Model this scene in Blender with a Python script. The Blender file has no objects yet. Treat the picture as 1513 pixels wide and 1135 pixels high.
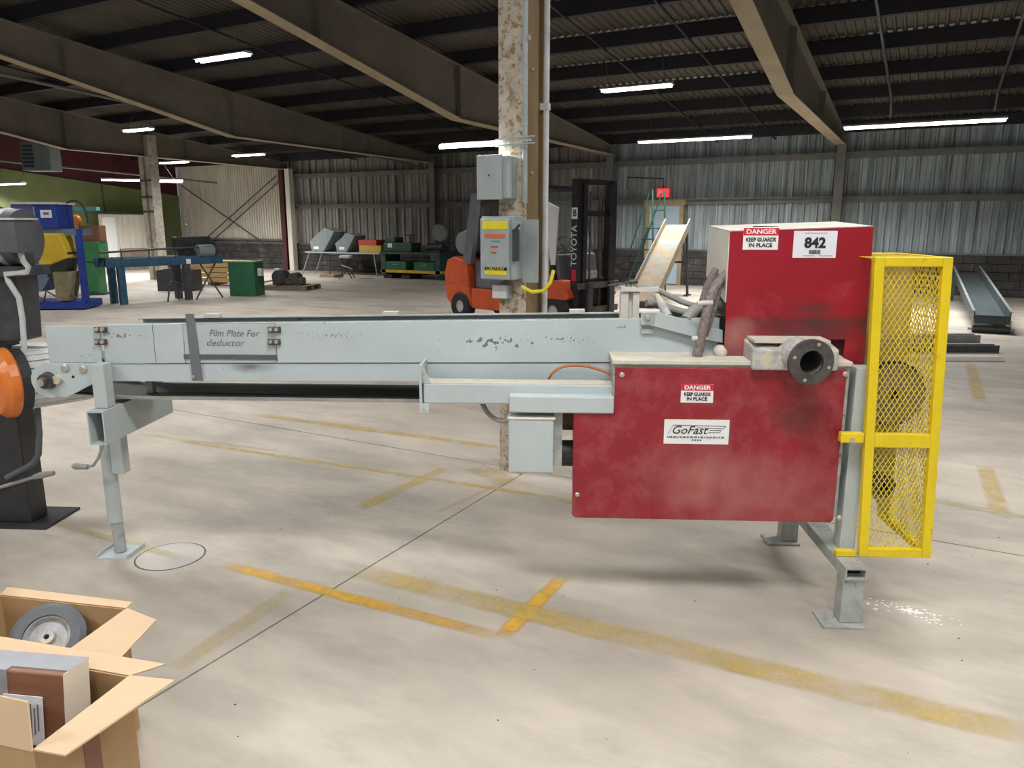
import bpy, bmesh, math, random
from mathutils import Vector, Matrix
random.seed(7)
S = bpy.context.scene
COL = S.collection
# ------------------------------------------------------------------ camera
F, HZ, EYE = 1120.0, 330.0, 1.6            # focal length in px, horizon row, eye height
PITCH = math.atan((567.5 - HZ) / F)
CP, SP = math.cos(PITCH), math.sin(PITCH)
YAW = math.radians(28.6)                   # the camera looks this far left of the hall's long axis (+Y)
cam = bpy.data.cameras.new('camera'); camo = bpy.data.objects.new('camera', cam)
COL.objects.link(camo); S.camera = camo
cam.sensor_fit = 'HORIZONTAL'; cam.sensor_width = 36.0
cam.lens = F / 1513.0 * 36.0
cam.clip_start = .05; cam.clip_end = 200
camo.location = (0, 0, EYE)
camo.rotation_euler = (math.pi / 2 - PITCH, 0, YAW)
# ------------------------------------------------------------------ world, exposure
w = bpy.data.worlds.new('world'); S.world = w; w.use_nodes = True
w.node_tree.nodes['Background'].inputs[0].default_value = (.93, .97, 1, 1)
w.node_tree.nodes['Background'].inputs[1].default_value = .17
S.view_settings.view_transform = 'Standard'; S.view_settings.look = 'None'
S.view_settings.gamma = 1; S.view_settings.use_curve_mapping = False
S.view_settings.exposure = -.08
LIGHT_W = 62.0                             # watts of a four-foot tube light

# ------------------------------------------------------------------ photo pixel -> place
def ray(px, py):
    r = px - 756.5; u = 567.5 - py
    return r, F * CP + u * SP, u * CP - F * SP
def uv(r, f):                               # camera right / forward -> hall X, Y
    return (r * math.cos(YAW) - f * math.sin(YAW), f * math.cos(YAW) + r * math.sin(YAW))
def G(px, py, z=0.0):                       # point at height z seen at the pixel
    r, f, u = ray(px, py); t = (z - EYE) / u
    return Vector((*uv(r * t, f * t), z))
def D(px, py, fw):                          # point at forward distance fw
    r, f, u = ray(px, py); t = fw / f
    return Vector((*uv(r * t, fw), EYE + u * t))
def AT(px, fw, z=0.0):                      # column of the picture, forward distance, height
    r, f, u = ray(px, HZ)
    return Vector((*uv(r / f * fw, fw), z))
def VX(px, py, y0):                         # point on the hall plane Y = y0
    r, f, u = ray(px, py); x, y = uv(r, f); t = y0 / y
    return Vector((x * t, y0, EYE + u * t))
MO = (1.33, 2.97); MA = math.radians(3)
MEX = (math.cos(MA), -math.sin(MA)); MEY = (math.sin(MA), math.cos(MA))
def ML(px, py, ly):                         # machine frame: x, z of a pixel on the plane y = ly
    r, f, u = ray(px, py)
    t = (ly + MO[0] * MEY[0] + MO[1] * MEY[1]) / (r * MEY[0] + f * MEY[1])
    return ((r * t - MO[0]) * MEX[0] + (f * t - MO[1]) * MEX[1], EYE + u * t)

# ------------------------------------------------------------------ materials
def mat(name, col, rough=.6, metal=0.0, var=.2, scale=6.0, col2=None, lo=.55, hi=.65, scale2=None,
        stretch=(1, 1, 1), world=False, bump=0.0, emit=None, spots=None):
    m = bpy.data.materials.new(name); m.use_nodes = True
    nt = m.node_tree; N = nt.nodes; L = nt.links
    b = N['Principled BSDF']
    b.inputs['Roughness'].default_value = rough; b.inputs['Metallic'].default_value = metal
    c = (*col, 1)
    if emit:
        b.inputs['Base Color'].default_value = c
        b.inputs['Emission Color'].default_value = c; b.inputs['Emission Strength'].default_value = emit
        return m
    if world:
        g = N.new('ShaderNodeNewGeometry'); src = g.outputs['Position']
    else:
        g = N.new('ShaderNodeTexCoord'); src = g.outputs['Object']
    mp = N.new('ShaderNodeMapping'); mp.inputs['Scale'].default_value = stretch
    L.new(src, mp.inputs['Vector'])
    n = N.new('ShaderNodeTexNoise'); n.inputs['Scale'].default_value = scale
    n.inputs['Detail'].default_value = 6; n.inputs['Roughness'].default_value = .65
    L.new(mp.outputs[0], n.inputs['Vector'])
    r = N.new('ShaderNodeMapRange'); r.inputs['From Min'].default_value = .3; r.inputs['From Max'].default_value = .7
    r.inputs['To Min'].default_value = 1 - var; r.inputs['To Max'].default_value = 1 + var
    L.new(n.outputs['Fac'], r.inputs['Value'])
    v = N.new('ShaderNodeVectorMath'); v.operation = 'SCALE'; v.inputs[0].default_value = col
    L.new(r.outputs[0], v.inputs['Scale']); out = v.outputs[0]
    if col2:
        n2 = N.new('ShaderNodeTexNoise'); n2.inputs['Scale'].default_value = scale2 or scale * 2.3
        n2.inputs['Detail'].default_value = 8; n2.inputs['Roughness'].default_value = .7
        L.new(mp.outputs[0], n2.inputs['Vector'])
        r2 = N.new('ShaderNodeMapRange'); r2.inputs['From Min'].default_value = lo; r2.inputs['From Max'].default_value = hi
        L.new(n2.outputs['Fac'], r2.inputs['Value'])
        x = N.new('ShaderNodeMix'); x.data_type = 'RGBA'
        L.new(r2.outputs[0], x.inputs['Factor']); L.new(out, x.inputs['A']); x.inputs['B'].default_value = (*col2, 1)
        out = x.outputs['Result']
    for (cx, cy, cz, rx, ry, rz, sc, amt, *chip) in (spots or []):     # stains with a shape of their own
        mq = N.new('ShaderNodeMapping'); mq.vector_type = 'TEXTURE'
        mq.inputs['Location'].default_value = (cx, cy, cz); mq.inputs['Scale'].default_value = (rx, ry, rz)
        L.new(src, mq.inputs['Vector'])
        nn = N.new('ShaderNodeTexNoise'); nn.inputs['Scale'].default_value = chip[0] if chip else 9; nn.inputs['Detail'].default_value = 5
        L.new(src, nn.inputs['Vector'])
        ln = N.new('ShaderNodeVectorMath'); ln.operation = 'LENGTH'; L.new(mq.outputs[0], ln.inputs[0])
        ad = N.new('ShaderNodeMath'); ad.operation = 'MULTIPLY_ADD'; L.new(nn.outputs['Fac'], ad.inputs[0])
        ad.inputs[1].default_value = 4.0 if chip else 1.3; L.new(ln.outputs['Value'], ad.inputs[2])
        rr = N.new('ShaderNodeMapRange'); rr.inputs['From Min'].default_value = 1.95 if chip else .7; rr.inputs['From Max'].default_value = 2.03 if chip else 1.7
        rr.inputs['To Min'].default_value = amt; rr.inputs['To Max'].default_value = 0
        L.new(ad.outputs[0], rr.inputs['Value'])
        x = N.new('ShaderNodeMix'); x.data_type = 'RGBA'
        L.new(rr.outputs[0], x.inputs['Factor']); L.new(out, x.inputs['A']); x.inputs['B'].default_value = (*sc, 1)
        out = x.outputs['Result']
    L.new(out, b.inputs['Base Color'])
    if bump:
        bp = N.new('ShaderNodeBump'); bp.inputs['Strength'].default_value = bump; bp.inputs['Distance'].default_value = .01
        L.new(n.outputs['Fac'], bp.inputs['Height']); L.new(bp.outputs[0], b.inputs['Normal'])
    return m

def paint_mat(name, col, keep=.5, rough=.6):     # worn floor paint: noise wears it through to the concrete
    m = mat(name, col, rough, var=.12, scale=5, world=True)
    N = m.node_tree.nodes; L = m.node_tree.links; b = N['Principled BSDF']
    g = N.new('ShaderNodeNewGeometry')
    n = N.new('ShaderNodeTexNoise'); n.inputs['Scale'].default_value = 3.2; n.inputs['Detail'].default_value = 10
    n.inputs['Roughness'].default_value = .75
    L.new(g.outputs['Position'], n.inputs['Vector'])
    t = N.new('ShaderNodeTexCoord')                   # UV.y across the stripe: soft worn edges
    sx = N.new('ShaderNodeSeparateXYZ'); L.new(t.outputs['UV'], sx.inputs[0])
    e = N.new('ShaderNodeMath'); e.operation = 'PINGPONG'; e.inputs[1].default_value = .5; L.new(sx.outputs['Y'], e.inputs[0])
    e2 = N.new('ShaderNodeMath'); e2.operation = 'PINGPONG'; e2.inputs[1].default_value = .5; L.new(sx.outputs['X'], e2.inputs[0])
    m1 = N.new('ShaderNodeMapRange'); m1.inputs['From Max'].default_value = .22; L.new(e.outputs[0], m1.inputs['Value'])
    m2 = N.new('ShaderNodeMapRange'); m2.inputs['From Max'].default_value = .12; L.new(e2.outputs[0], m2.inputs['Value'])
    r = N.new('ShaderNodeMapRange'); r.inputs['From Min'].default_value = .36; r.inputs['From Max'].default_value = .62
    r.inputs['To Min'].default_value = keep * .35; r.inputs['To Max'].default_value = min(1, keep * 1.5); L.new(n.outputs['Fac'], r.inputs['Value'])
    a = N.new('ShaderNodeMath'); a.operation = 'MULTIPLY'; L.new(m1.outputs[0], a.inputs[0]); L.new(m2.outputs[0], a.inputs[1])
    a2 = N.new('ShaderNodeMath'); a2.operation = 'MULTIPLY'; L.new(a.outputs[0], a2.inputs[0]); L.new(r.outputs[0], a2.inputs[1])
    L.new(a2.outputs[0], b.inputs['Alpha'])
    return m

M = {}
def mk(k, *a, **kw): M[k] = mat(k, *a, **kw)
DUST = (.50, .46, .38)
mk('grey_paint', (.47, .54, .555), .5, var=.10, scale=3, col2=(.13, .14, .17), lo=.64, hi=.68, scale2=9)
mk('grey_clean', (.47, .53, .54), .5, var=.10, scale=3, col2=DUST, lo=.56, hi=.8, scale2=6)
mk('grey_worn', (.36, .38, .36), .6, var=.25, scale=14, col2=(.10, .10, .10), lo=.60, hi=.68, scale2=30)
mk('dust_top', (.60, .56, .47), .9, var=.12, scale=20)
mk('red_paint', (.33, .012, .026), .42, var=.14, scale=3, col2=(.42, .10, .10), lo=.48, hi=.85, scale2=7)
mk('dusty_white', (.66, .63, .57), .8, var=.10, scale=10, col2=(.4, .32, .26), lo=.62, hi=.8)
mk('yellow_paint', (.80, .60, .012), .45, var=.10, scale=5, col2=(.35, .27, .04), lo=.62, hi=.75, scale2=14)
mk('yellow_wire', (.78, .60, .03), .5, var=.15, scale=9, col2=(.5, .44, .25), lo=.5, hi=.7)
mk('tan_dirty', (.46, .37, .13), .8, var=.3, scale=8)
mk('rubber', (.022, .022, .024), .6, var=.3, scale=8)
mk('belt_grey', (.055, .055, .055), .6, var=.3, scale=6)
mk('black_metal', (.03, .03, .035), .45, var=.3, scale=10)
mk('dark_metal', (.07, .07, .08), .45, metal=.3, var=.3, scale=8)
mk('cast_iron', (.10, .09, .085), .5, metal=.4, var=.4, scale=20)
mk('steel', (.42, .42, .40), .38, metal=.7, var=.2, scale=20)
mk('bolt', (.55, .52, .46), .4, metal=.6, var=.2, scale=40)
mk('white', (.80, .82, .82), .6, var=.03)
mk('label_white', (.78, .80, .88), .5, var=.02)
mk('ink', (.015, .015, .02), .6, var=0)
mk('pencil', (.17, .18, .20), .7, var=.1)
mk('sign_red', (.62, .02, .04), .5, var=.05)
mk('orange_cable', (.45, .17, .06), .6, var=.1)
mk('braid', (.20, .16, .15), .6, var=.5, scale=60)
mk('hose_grey', (.30, .30, .28), .6, var=.2, scale=10)
mk('galv', (.40, .44, .44), .45, metal=.3, var=.12, scale=6)
mk('box_grey', (.37, .42, .43), .5, var=.08, scale=12)
mk('sticker_yellow', (.85, .70, .03), .5, var=.1, scale=20)
mk('sticker_orange', (.75, .16, .05), .5, var=.1)
mk('teal', (.10, .40, .45), .5)
mk('card', (.46, .30, .15), .8, var=.08, scale=4, col2=(.38, .24, .12), lo=.55, hi=.8)
mk('card_pale', (.62, .45, .29), .8, var=.06, scale=4)
mk('card_edge', (.70, .62, .52), .85, var=.05)
mk('parcel_brown', (.25, .115, .07), .45, var=.12, scale=6)
mk('wrap_grey', (.32, .33, .36), .4, var=.12, scale=8)
mk('orange', (.72, .11, .03), .42, var=.12, scale=4, col2=(.30, .07, .03), lo=.62, hi=.72)
mk('orange_guard', (.70, .19, .03), .35, var=.15, scale=5)
mk('charcoal', (.15, .16, .185), .5, var=.15, scale=5)
mk('seat_black', (.018, .018, .02), .55, var=.2)
mk('mast', (.028, .026, .034), .4, metal=.2, var=.4, scale=8)
mk('greasy', (.14, .12, .095), .5, metal=.3, var=.5, scale=12)
mk('blue', (.015, .045, .30), .45, var=.15, scale=4)
mk('blue_pale', (.10, .12, .32), .5, var=.15, scale=3)
mk('blue_grey', (.13, .18, .27), .6, var=.2, scale=4)
mk('blue_beam', (.025, .085, .15), .5, var=.35, scale=6)
mk('yellow_bag', (.62, .42, .02), .5, var=.15, scale=5)
mk('khaki', (.22, .19, .12), .8, var=.3, scale=6)
mk('green', (.02, .13, .06), .5, var=.15, scale=4)
mk('green_mid', (.05, .24, .09), .5, var=.2, scale=6)
mk('green_dark', (.035, .085, .065), .5, var=.3, scale=8)
mk('ladder_green', (.012, .055, .04), .5, var=.2)
mk('motor_grey', (.10, .11, .12), .5, var=.2, scale=8)
mk('white_dusty', (.56, .57, .57), .6, var=.2, scale=8)
mk('wood', (.42, .27, .12), .7, var=.25, scale=5, stretch=(1, 6, 6))
mk('wood_grey', (.26, .20, .14), .8, var=.3, scale=5)
mk('carton_red', (.50, .07, .04), .6, var=.15)
mk('carton_yellow', (.52, .36, .05), .6, var=.15)
mk('chute_tan', (.20, .155, .09), .75, var=.25, scale=6, col2=(.14, .165, .175), lo=.5, hi=.62, scale2=3)
mk('chute_dark', (.05, .065, .07), .5, var=.2, scale=5)
mk('chute_rim', (.26, .28, .28), .45, metal=.3, var=.2, scale=9)
mk('case_grey', (.20, .24, .25), .5, var=.15)
mk('frame_tan', (.36, .27, .14), .7, var=.2)
mk('door_pale', (.42, .52, .62), .5, var=.08, scale=2)
mk('exit_red', (.85, .05, .06), .5, emit=.9)
mk('maroon', (.07, .012, .018), .6, var=.25, scale=2, world=True)
mk('wall_green', (.16, .20, .08), .7, var=.18, scale=.8, world=True)
mk('tube_glow', (1, 1, 1), .3, emit=14)
mk('fixture_white', (.65, .66, .66), .5, var=.05)
mk('column_flake', (.50, .44, .36), .8, var=.2, scale=14, col2=(.26, .17, .09), lo=.50, hi=.60, scale2=26, world=True)
mk('column_brown', (.20, .135, .065), .6, var=.25, scale=5, stretch=(1, 1, .25), world=True)
mk('far_column', (.46, .43, .37), .7, var=.3, scale=5, col2=(.20, .14, .09), lo=.52, hi=.7, world=True)
mk('rafter', (.18, .16, .13), .7, var=.18, scale=1.3, world=True, col2=(.13, .11, .09), lo=.5, hi=.75)
mk('flange', (.36, .29, .19), .7, var=.15, scale=2, world=True)  # bottom flange: light from below put into its paler colour
mk('purlin', (.014, .013, .018), .7, var=.3, scale=2, world=True)
mk('roof_sheet', (.085, .074, .060), .7, var=.25, scale=1.2, world=True)
mk('light_leak', (.55, .6, .65), .5, var=.2)  # pale colour standing in for daylight in the roof gaps
mk('wall_sheet', (.31, .37, .385), .65, var=.5, scale=1.7, stretch=(4, 4, .3), world=True, col2=(.10, .085, .07), lo=.50, hi=.74, scale2=1.1)  # upright streaks: weathering, plus rib shading put into the colour
mk('wall_brown', (.28, .27, .245), .65, var=.5, scale=1.7, stretch=(4, 4, .3), world=True, col2=(.075, .06, .05), lo=.47, hi=.70, scale2=1.1)  # browner bays, streaks again carry rib shading along with the weathering
mk('wall_pale', (.64, .61, .54), .65, var=.18, scale=2, stretch=(4, 4, .35), world=True, col2=(.20, .15, .10), lo=.55, hi=.8, scale2=1.0)
mk('girt', (.15, .15, .14), .6, var=.25, scale=2, world=True)
mk('block', (.05, .047, .045), .85, var=.55, scale=3, world=True, col2=(.24, .22, .20), lo=.56, hi=.72, scale2=2.2, bump=.4)
mk('mortar', (.035, .033, .032), .9, var=.3, scale=6, world=True)
mk('concrete', (.46, .412, .35), .62, var=.20, scale=1.6, world=True, col2=(.235, .215, .185), lo=.47, hi=.78, scale2=.6, stretch=(.8, 1.7, 1), bump=.06)
mk('joint_fill', (.10, .09, .075), .9, var=.3, scale=12, world=True)
mk('patch', (.46, .435, .40), .7, var=.1, scale=6, world=True)
mk('powder', (.85, .84, .80), .9, var=.05)
M['line_bold'] = paint_mat('line_bold', (.66, .38, .04), .62)
M['line_mid'] = paint_mat('line_mid', (.58, .42, .12), .45)
M['line_faint'] = paint_mat('line_faint', (.56, .42, .16), .26)
def glass_mat():
    m = mat('grubby_glass', (.25, .27, .25), .15, var=.1); b = m.node_tree.nodes['Principled BSDF']
    b.inputs['Alpha'].default_value = .35; return m
M['glass'] = glass_mat()

# ------------------------------------------------------------------ mesh building
class MB:
    def __init__(s): s.v = []; s.f = []; s.sm = []
    def add(s, vs, fs, smooth=False):
        o = len(s.v); s.v += [tuple(v) for v in vs]
        s.f += [tuple(i + o for i in f) for f in fs]; s.sm += [smooth] * len(fs); return s
    def box(s, x0, x1, y0, y1, z0, z1):
        if x0 > x1: x0, x1 = x1, x0
        if y0 > y1: y0, y1 = y1, y0
        if z0 > z1: z0, z1 = z1, z0
        return s.add([(x0, y0, z0), (x1, y0, z0), (x1, y1, z0), (x0, y1, z0), (x0, y0, z1), (x1, y0, z1), (x1, y1, z1), (x0, y1, z1)],
                     [(3, 2, 1, 0), (4, 5, 6, 7), (0, 1, 5, 4), (1, 2, 6, 5), (2, 3, 7, 6), (3, 0, 4, 7)])
    def hexa(s, p):                          # 8 corners: bottom 4 then top 4
        return s.add(p, [(3, 2, 1, 0), (4, 5, 6, 7), (0, 1, 5, 4), (1, 2, 6, 5), (2, 3, 7, 6), (3, 0, 4, 7)])
    def prism(s, poly, a, b, axis='y'):      # poly of 2-D points, swept along axis from a to b
        def P(p, t):
            return {'y': (p[0], t, p[1]), 'x': (t, p[0], p[1]), 'z': (p[0], p[1], t)}[axis]
        n = len(poly)
        vs = [P(p, a) for p in poly] + [P(p, b) for p in poly]
        fs = [tuple(range(n - 1, -1, -1)), tuple(range(n, 2 * n))] + [(i, (i + 1) % n, n + (i + 1) % n, n + i) for i in range(n)]
        return s.add(vs, fs)
    def cyl(s, p0, p1, r0, r1=None, n=12, caps=True):
        p0, p1 = Vector(p0), Vector(p1); r1 = r0 if r1 is None else r1
        d = (p1 - p0).normalized(); a = d.orthogonal().normalized(); b = d.cross(a)
        vs = []
        for p, r in ((p0, r0), (p1, r1)):
            vs += [p + (a * math.cos(2 * math.pi * i / n) + b * math.sin(2 * math.pi * i / n)) * r for i in range(n)]
        s.add(vs, [(i, (i + 1) % n, n + (i + 1) % n, n + i) for i in range(n)], True)
        if caps:
            o = len(s.v); s.v += [tuple(v) for v in vs]
            s.f += [tuple(o + i for i in range(n - 1, -1, -1)), tuple(o + n + i for i in range(n))]; s.sm += [False, False]
        return s
    def tube(s, pts, r, n=8):
        pts = [Vector(p) for p in pts]; rings = []
        up = None
        for i, p in enumerate(pts):
            d = (pts[min(i + 1, len(pts) - 1)] - pts[max(i - 1, 0)]).normalized()
            if up is None: up = d.orthogonal().normalized()
            up = (up - d * up.dot(d)).normalized(); b = d.cross(up)
            rr = r[i] if isinstance(r, (list, tuple)) else r
            rings.append([p + (up * math.cos(2 * math.pi * k / n) + b * math.sin(2 * math.pi * k / n)) * rr for k in range(n)])
        vs = [v for g in rings for v in g]; fs = []
        for i in range(len(pts) - 1):
            fs += [(i * n + k, i * n + (k + 1) % n, (i + 1) * n + (k + 1) % n, (i + 1) * n + k) for k in range(n)]
        s.add(vs, fs, True)
        m = len(pts) - 1
        return s.add(rings[0] + rings[m], [tuple(range(n - 1, -1, -1)), tuple(range(n, 2 * n))])
    def lathe(s, prof, p0, axis, n=24):      # prof: (radius, distance along axis)
        p0 = Vector(p0); d = Vector(axis).normalized(); a = d.orthogonal().normalized(); b = d.cross(a)
        vs = []
        for r, t in prof:
            vs += [p0 + d * t + (a * math.cos(2 * math.pi * i / n) + b * math.sin(2 * math.pi * i / n)) * r for i in range(n)]
        fs = []
        for j in range(len(prof) - 1):
            fs += [(j * n + i, j * n + (i + 1) % n, (j + 1) * n + (i + 1) % n, (j + 1) * n + i) for i in range(n)]
        return s.add(vs, fs, False)
    def ball(s, c, rx, ry, rz, n=12, m=8):
        vs = []; fs = []
        for j in range(m + 1):
            t = math.pi * j / m
            for i in range(n):
                a = 2 * math.pi * i / n
                vs.append((c[0] + rx * math.sin(t) * math.cos(a), c[1] + ry * math.sin(t) * math.sin(a), c[2] + rz * math.cos(t)))
        for j in range(m):
            fs += [(j * n + i, (j + 1) * n + i, (j + 1) * n + (i + 1) % n, j * n + (i + 1) % n) for i in range(n)]
        return s.add(vs, fs, True)
    def frame(s, x0, x1, z0, z1, w, y0, y1): # rectangular frame of four bars in the XZ plane
        s.box(x0, x0 + w, y0, y1, z0, z1); s.box(x1 - w, x1, y0, y1, z0, z1)
        s.box(x0 + w, x1 - w, y0, y1, z0, z0 + w); return s.box(x0 + w, x1 - w, y0, y1, z1 - w, z1)
    def mesh(s, name):
        me = bpy.data.meshes.new(name); me.from_pydata(s.v, [], s.f)
        me.polygons.foreach_set('use_smooth', s.sm); me.update()
        bm = bmesh.new(); bm.from_mesh(me); bmesh.ops.recalc_face_normals(bm, faces=bm.faces); bm.to_mesh(me); bm.free()
        return me
    def build(s, name, m, parent=None, bevel=0, label=None):
        me = s.mesh(name); me.materials.append(M[m] if isinstance(m, str) else m)
        o = bpy.data.objects.new(name, me); COL.objects.link(o); o.parent = parent
        if bevel:
            md = o.modifiers.new('bevel', 'BEVEL'); md.width = bevel; md.segments = 2; md.limit_method = 'ANGLE'
        if label: o['label'] = label
        return o
def tag(o, label=None, cat=None, group=None, kind=None):
    for k, v in (('label', label), ('category', cat), ('group', group), ('kind', kind)):
        if v: o[k] = v
    return o
def thing(name, loc, rz, label, cat, group=None):
    o = bpy.data.objects.new(name, None); COL.objects.link(o); o.empty_display_size = .2
    o.location = loc; o.rotation_euler = (0, 0, rz)
    return tag(o, label, cat, group)
def copy_tree(o, parent=None):
    c = o.copy(); COL.objects.link(c); c.parent = parent
    for ch in list(o.children): copy_tree(ch, c)
    return c
def put(name, me, parent, loc=(0, 0, 0), rot=(0, 0, 0)):
    o = bpy.data.objects.new(name, me); COL.objects.link(o); o.parent = parent; o.location = loc; o.rotation_euler = rot
    return o
def text(body, size, m, parent, loc, rot=(math.pi / 2, 0, 0), shear=0, name='lettering', sx=1.0, bold=0.0, align='CENTER', thick=.0006):
    cu = bpy.data.curves.new('t', 'FONT'); cu.body = body; cu.size = size; cu.align_x = align; cu.align_y = 'CENTER'
    cu.shear = shear; cu.extrude = thick; cu.offset = bold; cu.resolution_u = 3
    t = bpy.data.objects.new('t', cu); COL.objects.link(t)
    dg = bpy.context.evaluated_depsgraph_get(); me = bpy.data.meshes.new_from_object(t.evaluated_get(dg))
    bpy.data.objects.remove(t); me.name = name
    me.materials.clear(); me.materials.append(M[m])
    o = put(name, me, parent, loc, rot); o.scale = (sx, 1, 1); return o
def bez(p0, p1, p2, p3, n=10):
    p0, p1, p2, p3 = map(Vector, (p0, p1, p2, p3)); out = []
    for i in range(n + 1):
        t = i / n; s = 1 - t
        out.append(p0 * s ** 3 + p1 * 3 * s * s * t + p2 * 3 * s * t * t + p3 * t ** 3)
    return out
# ================================================================== the hall
XL, XR, YB, YF = -25.4, 12.0, 20.0, -9.0
def roof(y): return 5.6 - .1 * y            # top of the roof beams
# floor: slabs with open joints between them
fl = MB().box(XL, XR, YF, YB, -.12, -.012).build('floor', 'joint_fill'); tag(fl, 'bare concrete floor with painted yellow lines', 'floor', kind='structure')
ju = [XL, -20.0, -14.0, -8.2, -2.2, 3.8, XR]; jv = [YF, -1.9, 4.25, 10.4, 16.5, YB]
for i in range(len(ju) - 1):
    for j in range(len(jv) - 1):
        g = .005
        MB().box(ju[i] + g, ju[i + 1] - g, jv[j] + g, jv[j + 1] - g, -.012, 0).build('floor_slab', 'concrete', fl)
def stripe(a, b, wd, m, name='painted_line'):
    a, b = Vector(a), Vector(b); d = (b - a).normalized(); n = Vector((-d.y, d.x, 0)) * wd / 2; stripe.n += 1; z = Vector((0, 0, .0008 + .0003 * stripe.n))
    me = bpy.data.meshes.new(name); me.from_pydata([tuple(p + z) for p in (a - n, b - n, b + n, a + n)], [], [(0, 1, 2, 3)])
    l = me.uv_layers.new()
    for k, c in enumerate([(0, 0), (1, 0), (1, 1), (0, 1)]): l.data[k].uv = c
    me.materials.append(M[m]); o = put(name, me, fl); return o
stripe.n = 0
for a, b, wd, m in (((365, 611), (760, 664), .11, 'line_mid'), ((240, 648), (850, 740), .06, 'line_mid'), ((325, 833), (744, 943), .085, 'line_bold'),
                    ((739, 944), (834, 850), .085, 'line_bold'), ((505, 838), (1600, 1106), .16, 'line_mid'), ((660, 691), (526, 754), .11, 'line_mid'),
                    ((72, 770), (270, 826), .07, 'line_faint'), ((1433, 535), (1448, 596), .13, 'line_mid'), ((1455, 688), (1480, 766), .12, 'line_mid'),
                    ((1375, 740), (1600, 780), .09, 'line_faint'), ((255, 990), (440, 868), .10, 'line_faint'), ((640, 760), (760, 705), .05, 'line_faint'),
                    ((700, 690), (760, 715), .2, 'line_faint'), ((820, 738), (1000, 766), .08, 'line_mid'), ((190, 640), (420, 668), .05, 'line_faint')):
    stripe(G(*a), G(*b), wd, m)
c = G(252, 822)
MB().lathe([(.155, 0), (.155, .0016), (0.0005, .0016)], c, (0, 0, 1), 28).build('floor_patch', 'patch', fl, label='round filled patch in the concrete')
MB().lathe([(.163, 0), (.163, .0008), (.15, .0008)], c, (0, 0, 1), 28).build('patch_edge', 'joint_fill', fl)
bm = MB()
for k in range(110):
    a = random.random() * 6.28; r = random.random() ** 2 * .13; p = G(1343, 903); bm.ball((p.x + r * 1.6 * math.cos(a), p.y + r * .6 * math.sin(a), .0008), .007, .005, .0015, 6, 4)
tag(bm.build('spilled_powder', 'powder', fl), kind='stuff')
bm = MB()
for k in range(60):
    p = G(random.uniform(150, 1500), random.uniform(620, 1130)); s_ = random.uniform(.0015, .005); bm.ball((p.x, p.y, s_ * .3), s_, s_ * .6, s_ * .4, 6, 4)
tag(bm.build('floor_crumbs', 'cast_iron', fl), kind='stuff')

# back wall -----------------------------------------------------------
wb = MB().box(XL, XR, YB + .08, YB + .16, 0, roof(YB) + .3).build('wall_back', 'mortar'); tag(wb, 'ribbed metal back wall on a dark block base', 'wall', kind='structure')
BH = .90
def ribbed(wd, ribs, z0, z1, dep, th=.004):      # one sheet, ribs running up, face towards -Y
    pr = []; p = wd / ribs
    for k in range(ribs):
        x = k * p; pr += [(x, 0), (x + p * .30, 0), (x + p * .38, -dep * .35), (x + p * .46, 0), (x + p * .74, 0), (x + p * .82, -dep), (x + p * .94, -dep)]
    pr.append((wd, 0)); m = MB(); n = len(pr)
    vs = [(x, y, z) for z in (z0, z1) for x, y in pr]
    return m.add(vs, [(i, i + 1, n + i + 1, n + i) for i in range(n - 1)])
sheet = ribbed(.9, 3, 0, roof(YB) + .2 - BH, .05).mesh('wall_sheet'); sheet.materials.append(M['wall_sheet'])
sheet_b = sheet.copy(); sheet_b.materials[0] = M['wall_brown']
x = -19.6
while x < XR - .5:
    put('wall_sheet', sheet_b if x < -8 else sheet, wb, (x, YB + .05 + random.uniform(-.008, .008), BH)); x += .9
sh2 = ribbed(.95, 8, 0, roof(YB) + .2 - BH - .1, .045).mesh('wall_sheet'); sh2.materials.append(M['wall_pale'])
for k in range(6): put('wall_sheet', sh2, wb, (XL + .05 + k * .95, YB + .05, BH + .1))
blk = MB().box(0, .44, -.07, .06, 0, .17).mesh('wall_block'); blk.materials.append(M['block'])
nb = 0
rest = MB()
for row in range(5):
    x = -19.6 + (row % 2) * .225
    while x < XR - .5:
        if x < 6.4 and nb < 298:
            put('wall_block', blk, wb, (x, YB - .02 + random.uniform(-.012, .012), row * .18 + .005)); nb += 1
        else: rest.box(x, x + .44, YB - .09, YB + .04, row * .18 + .005, row * .18 + .175)
        x += .45
    x = XL + .05 + (row % 2) * .225
    while x < -20.1:
        rest.box(x, x + .44, YB - .09, YB + .04, row * .2 + .005, row * .2 + .195); x += .45
tag(rest.build('block_courses', 'block', wb), kind='stuff')
MB().box(XL, XR, YB - .10, YB + .05, BH - .0, BH + .035).build('wall_ledge', 'girt', wb)
for z in (2.2, 3.2):
    MB().box(-19.5, XR, YB - .20, YB - .01, z, z + .02).box(-19.5, XR, YB - .05, YB - .03, z - .12, z).build('wall_girt', 'girt', wb)
MB().box(-24.6, -20.2, YB - .06, YB - .01, 1.0, 1.06).build('wall_girt', 'girt', wb)
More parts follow.
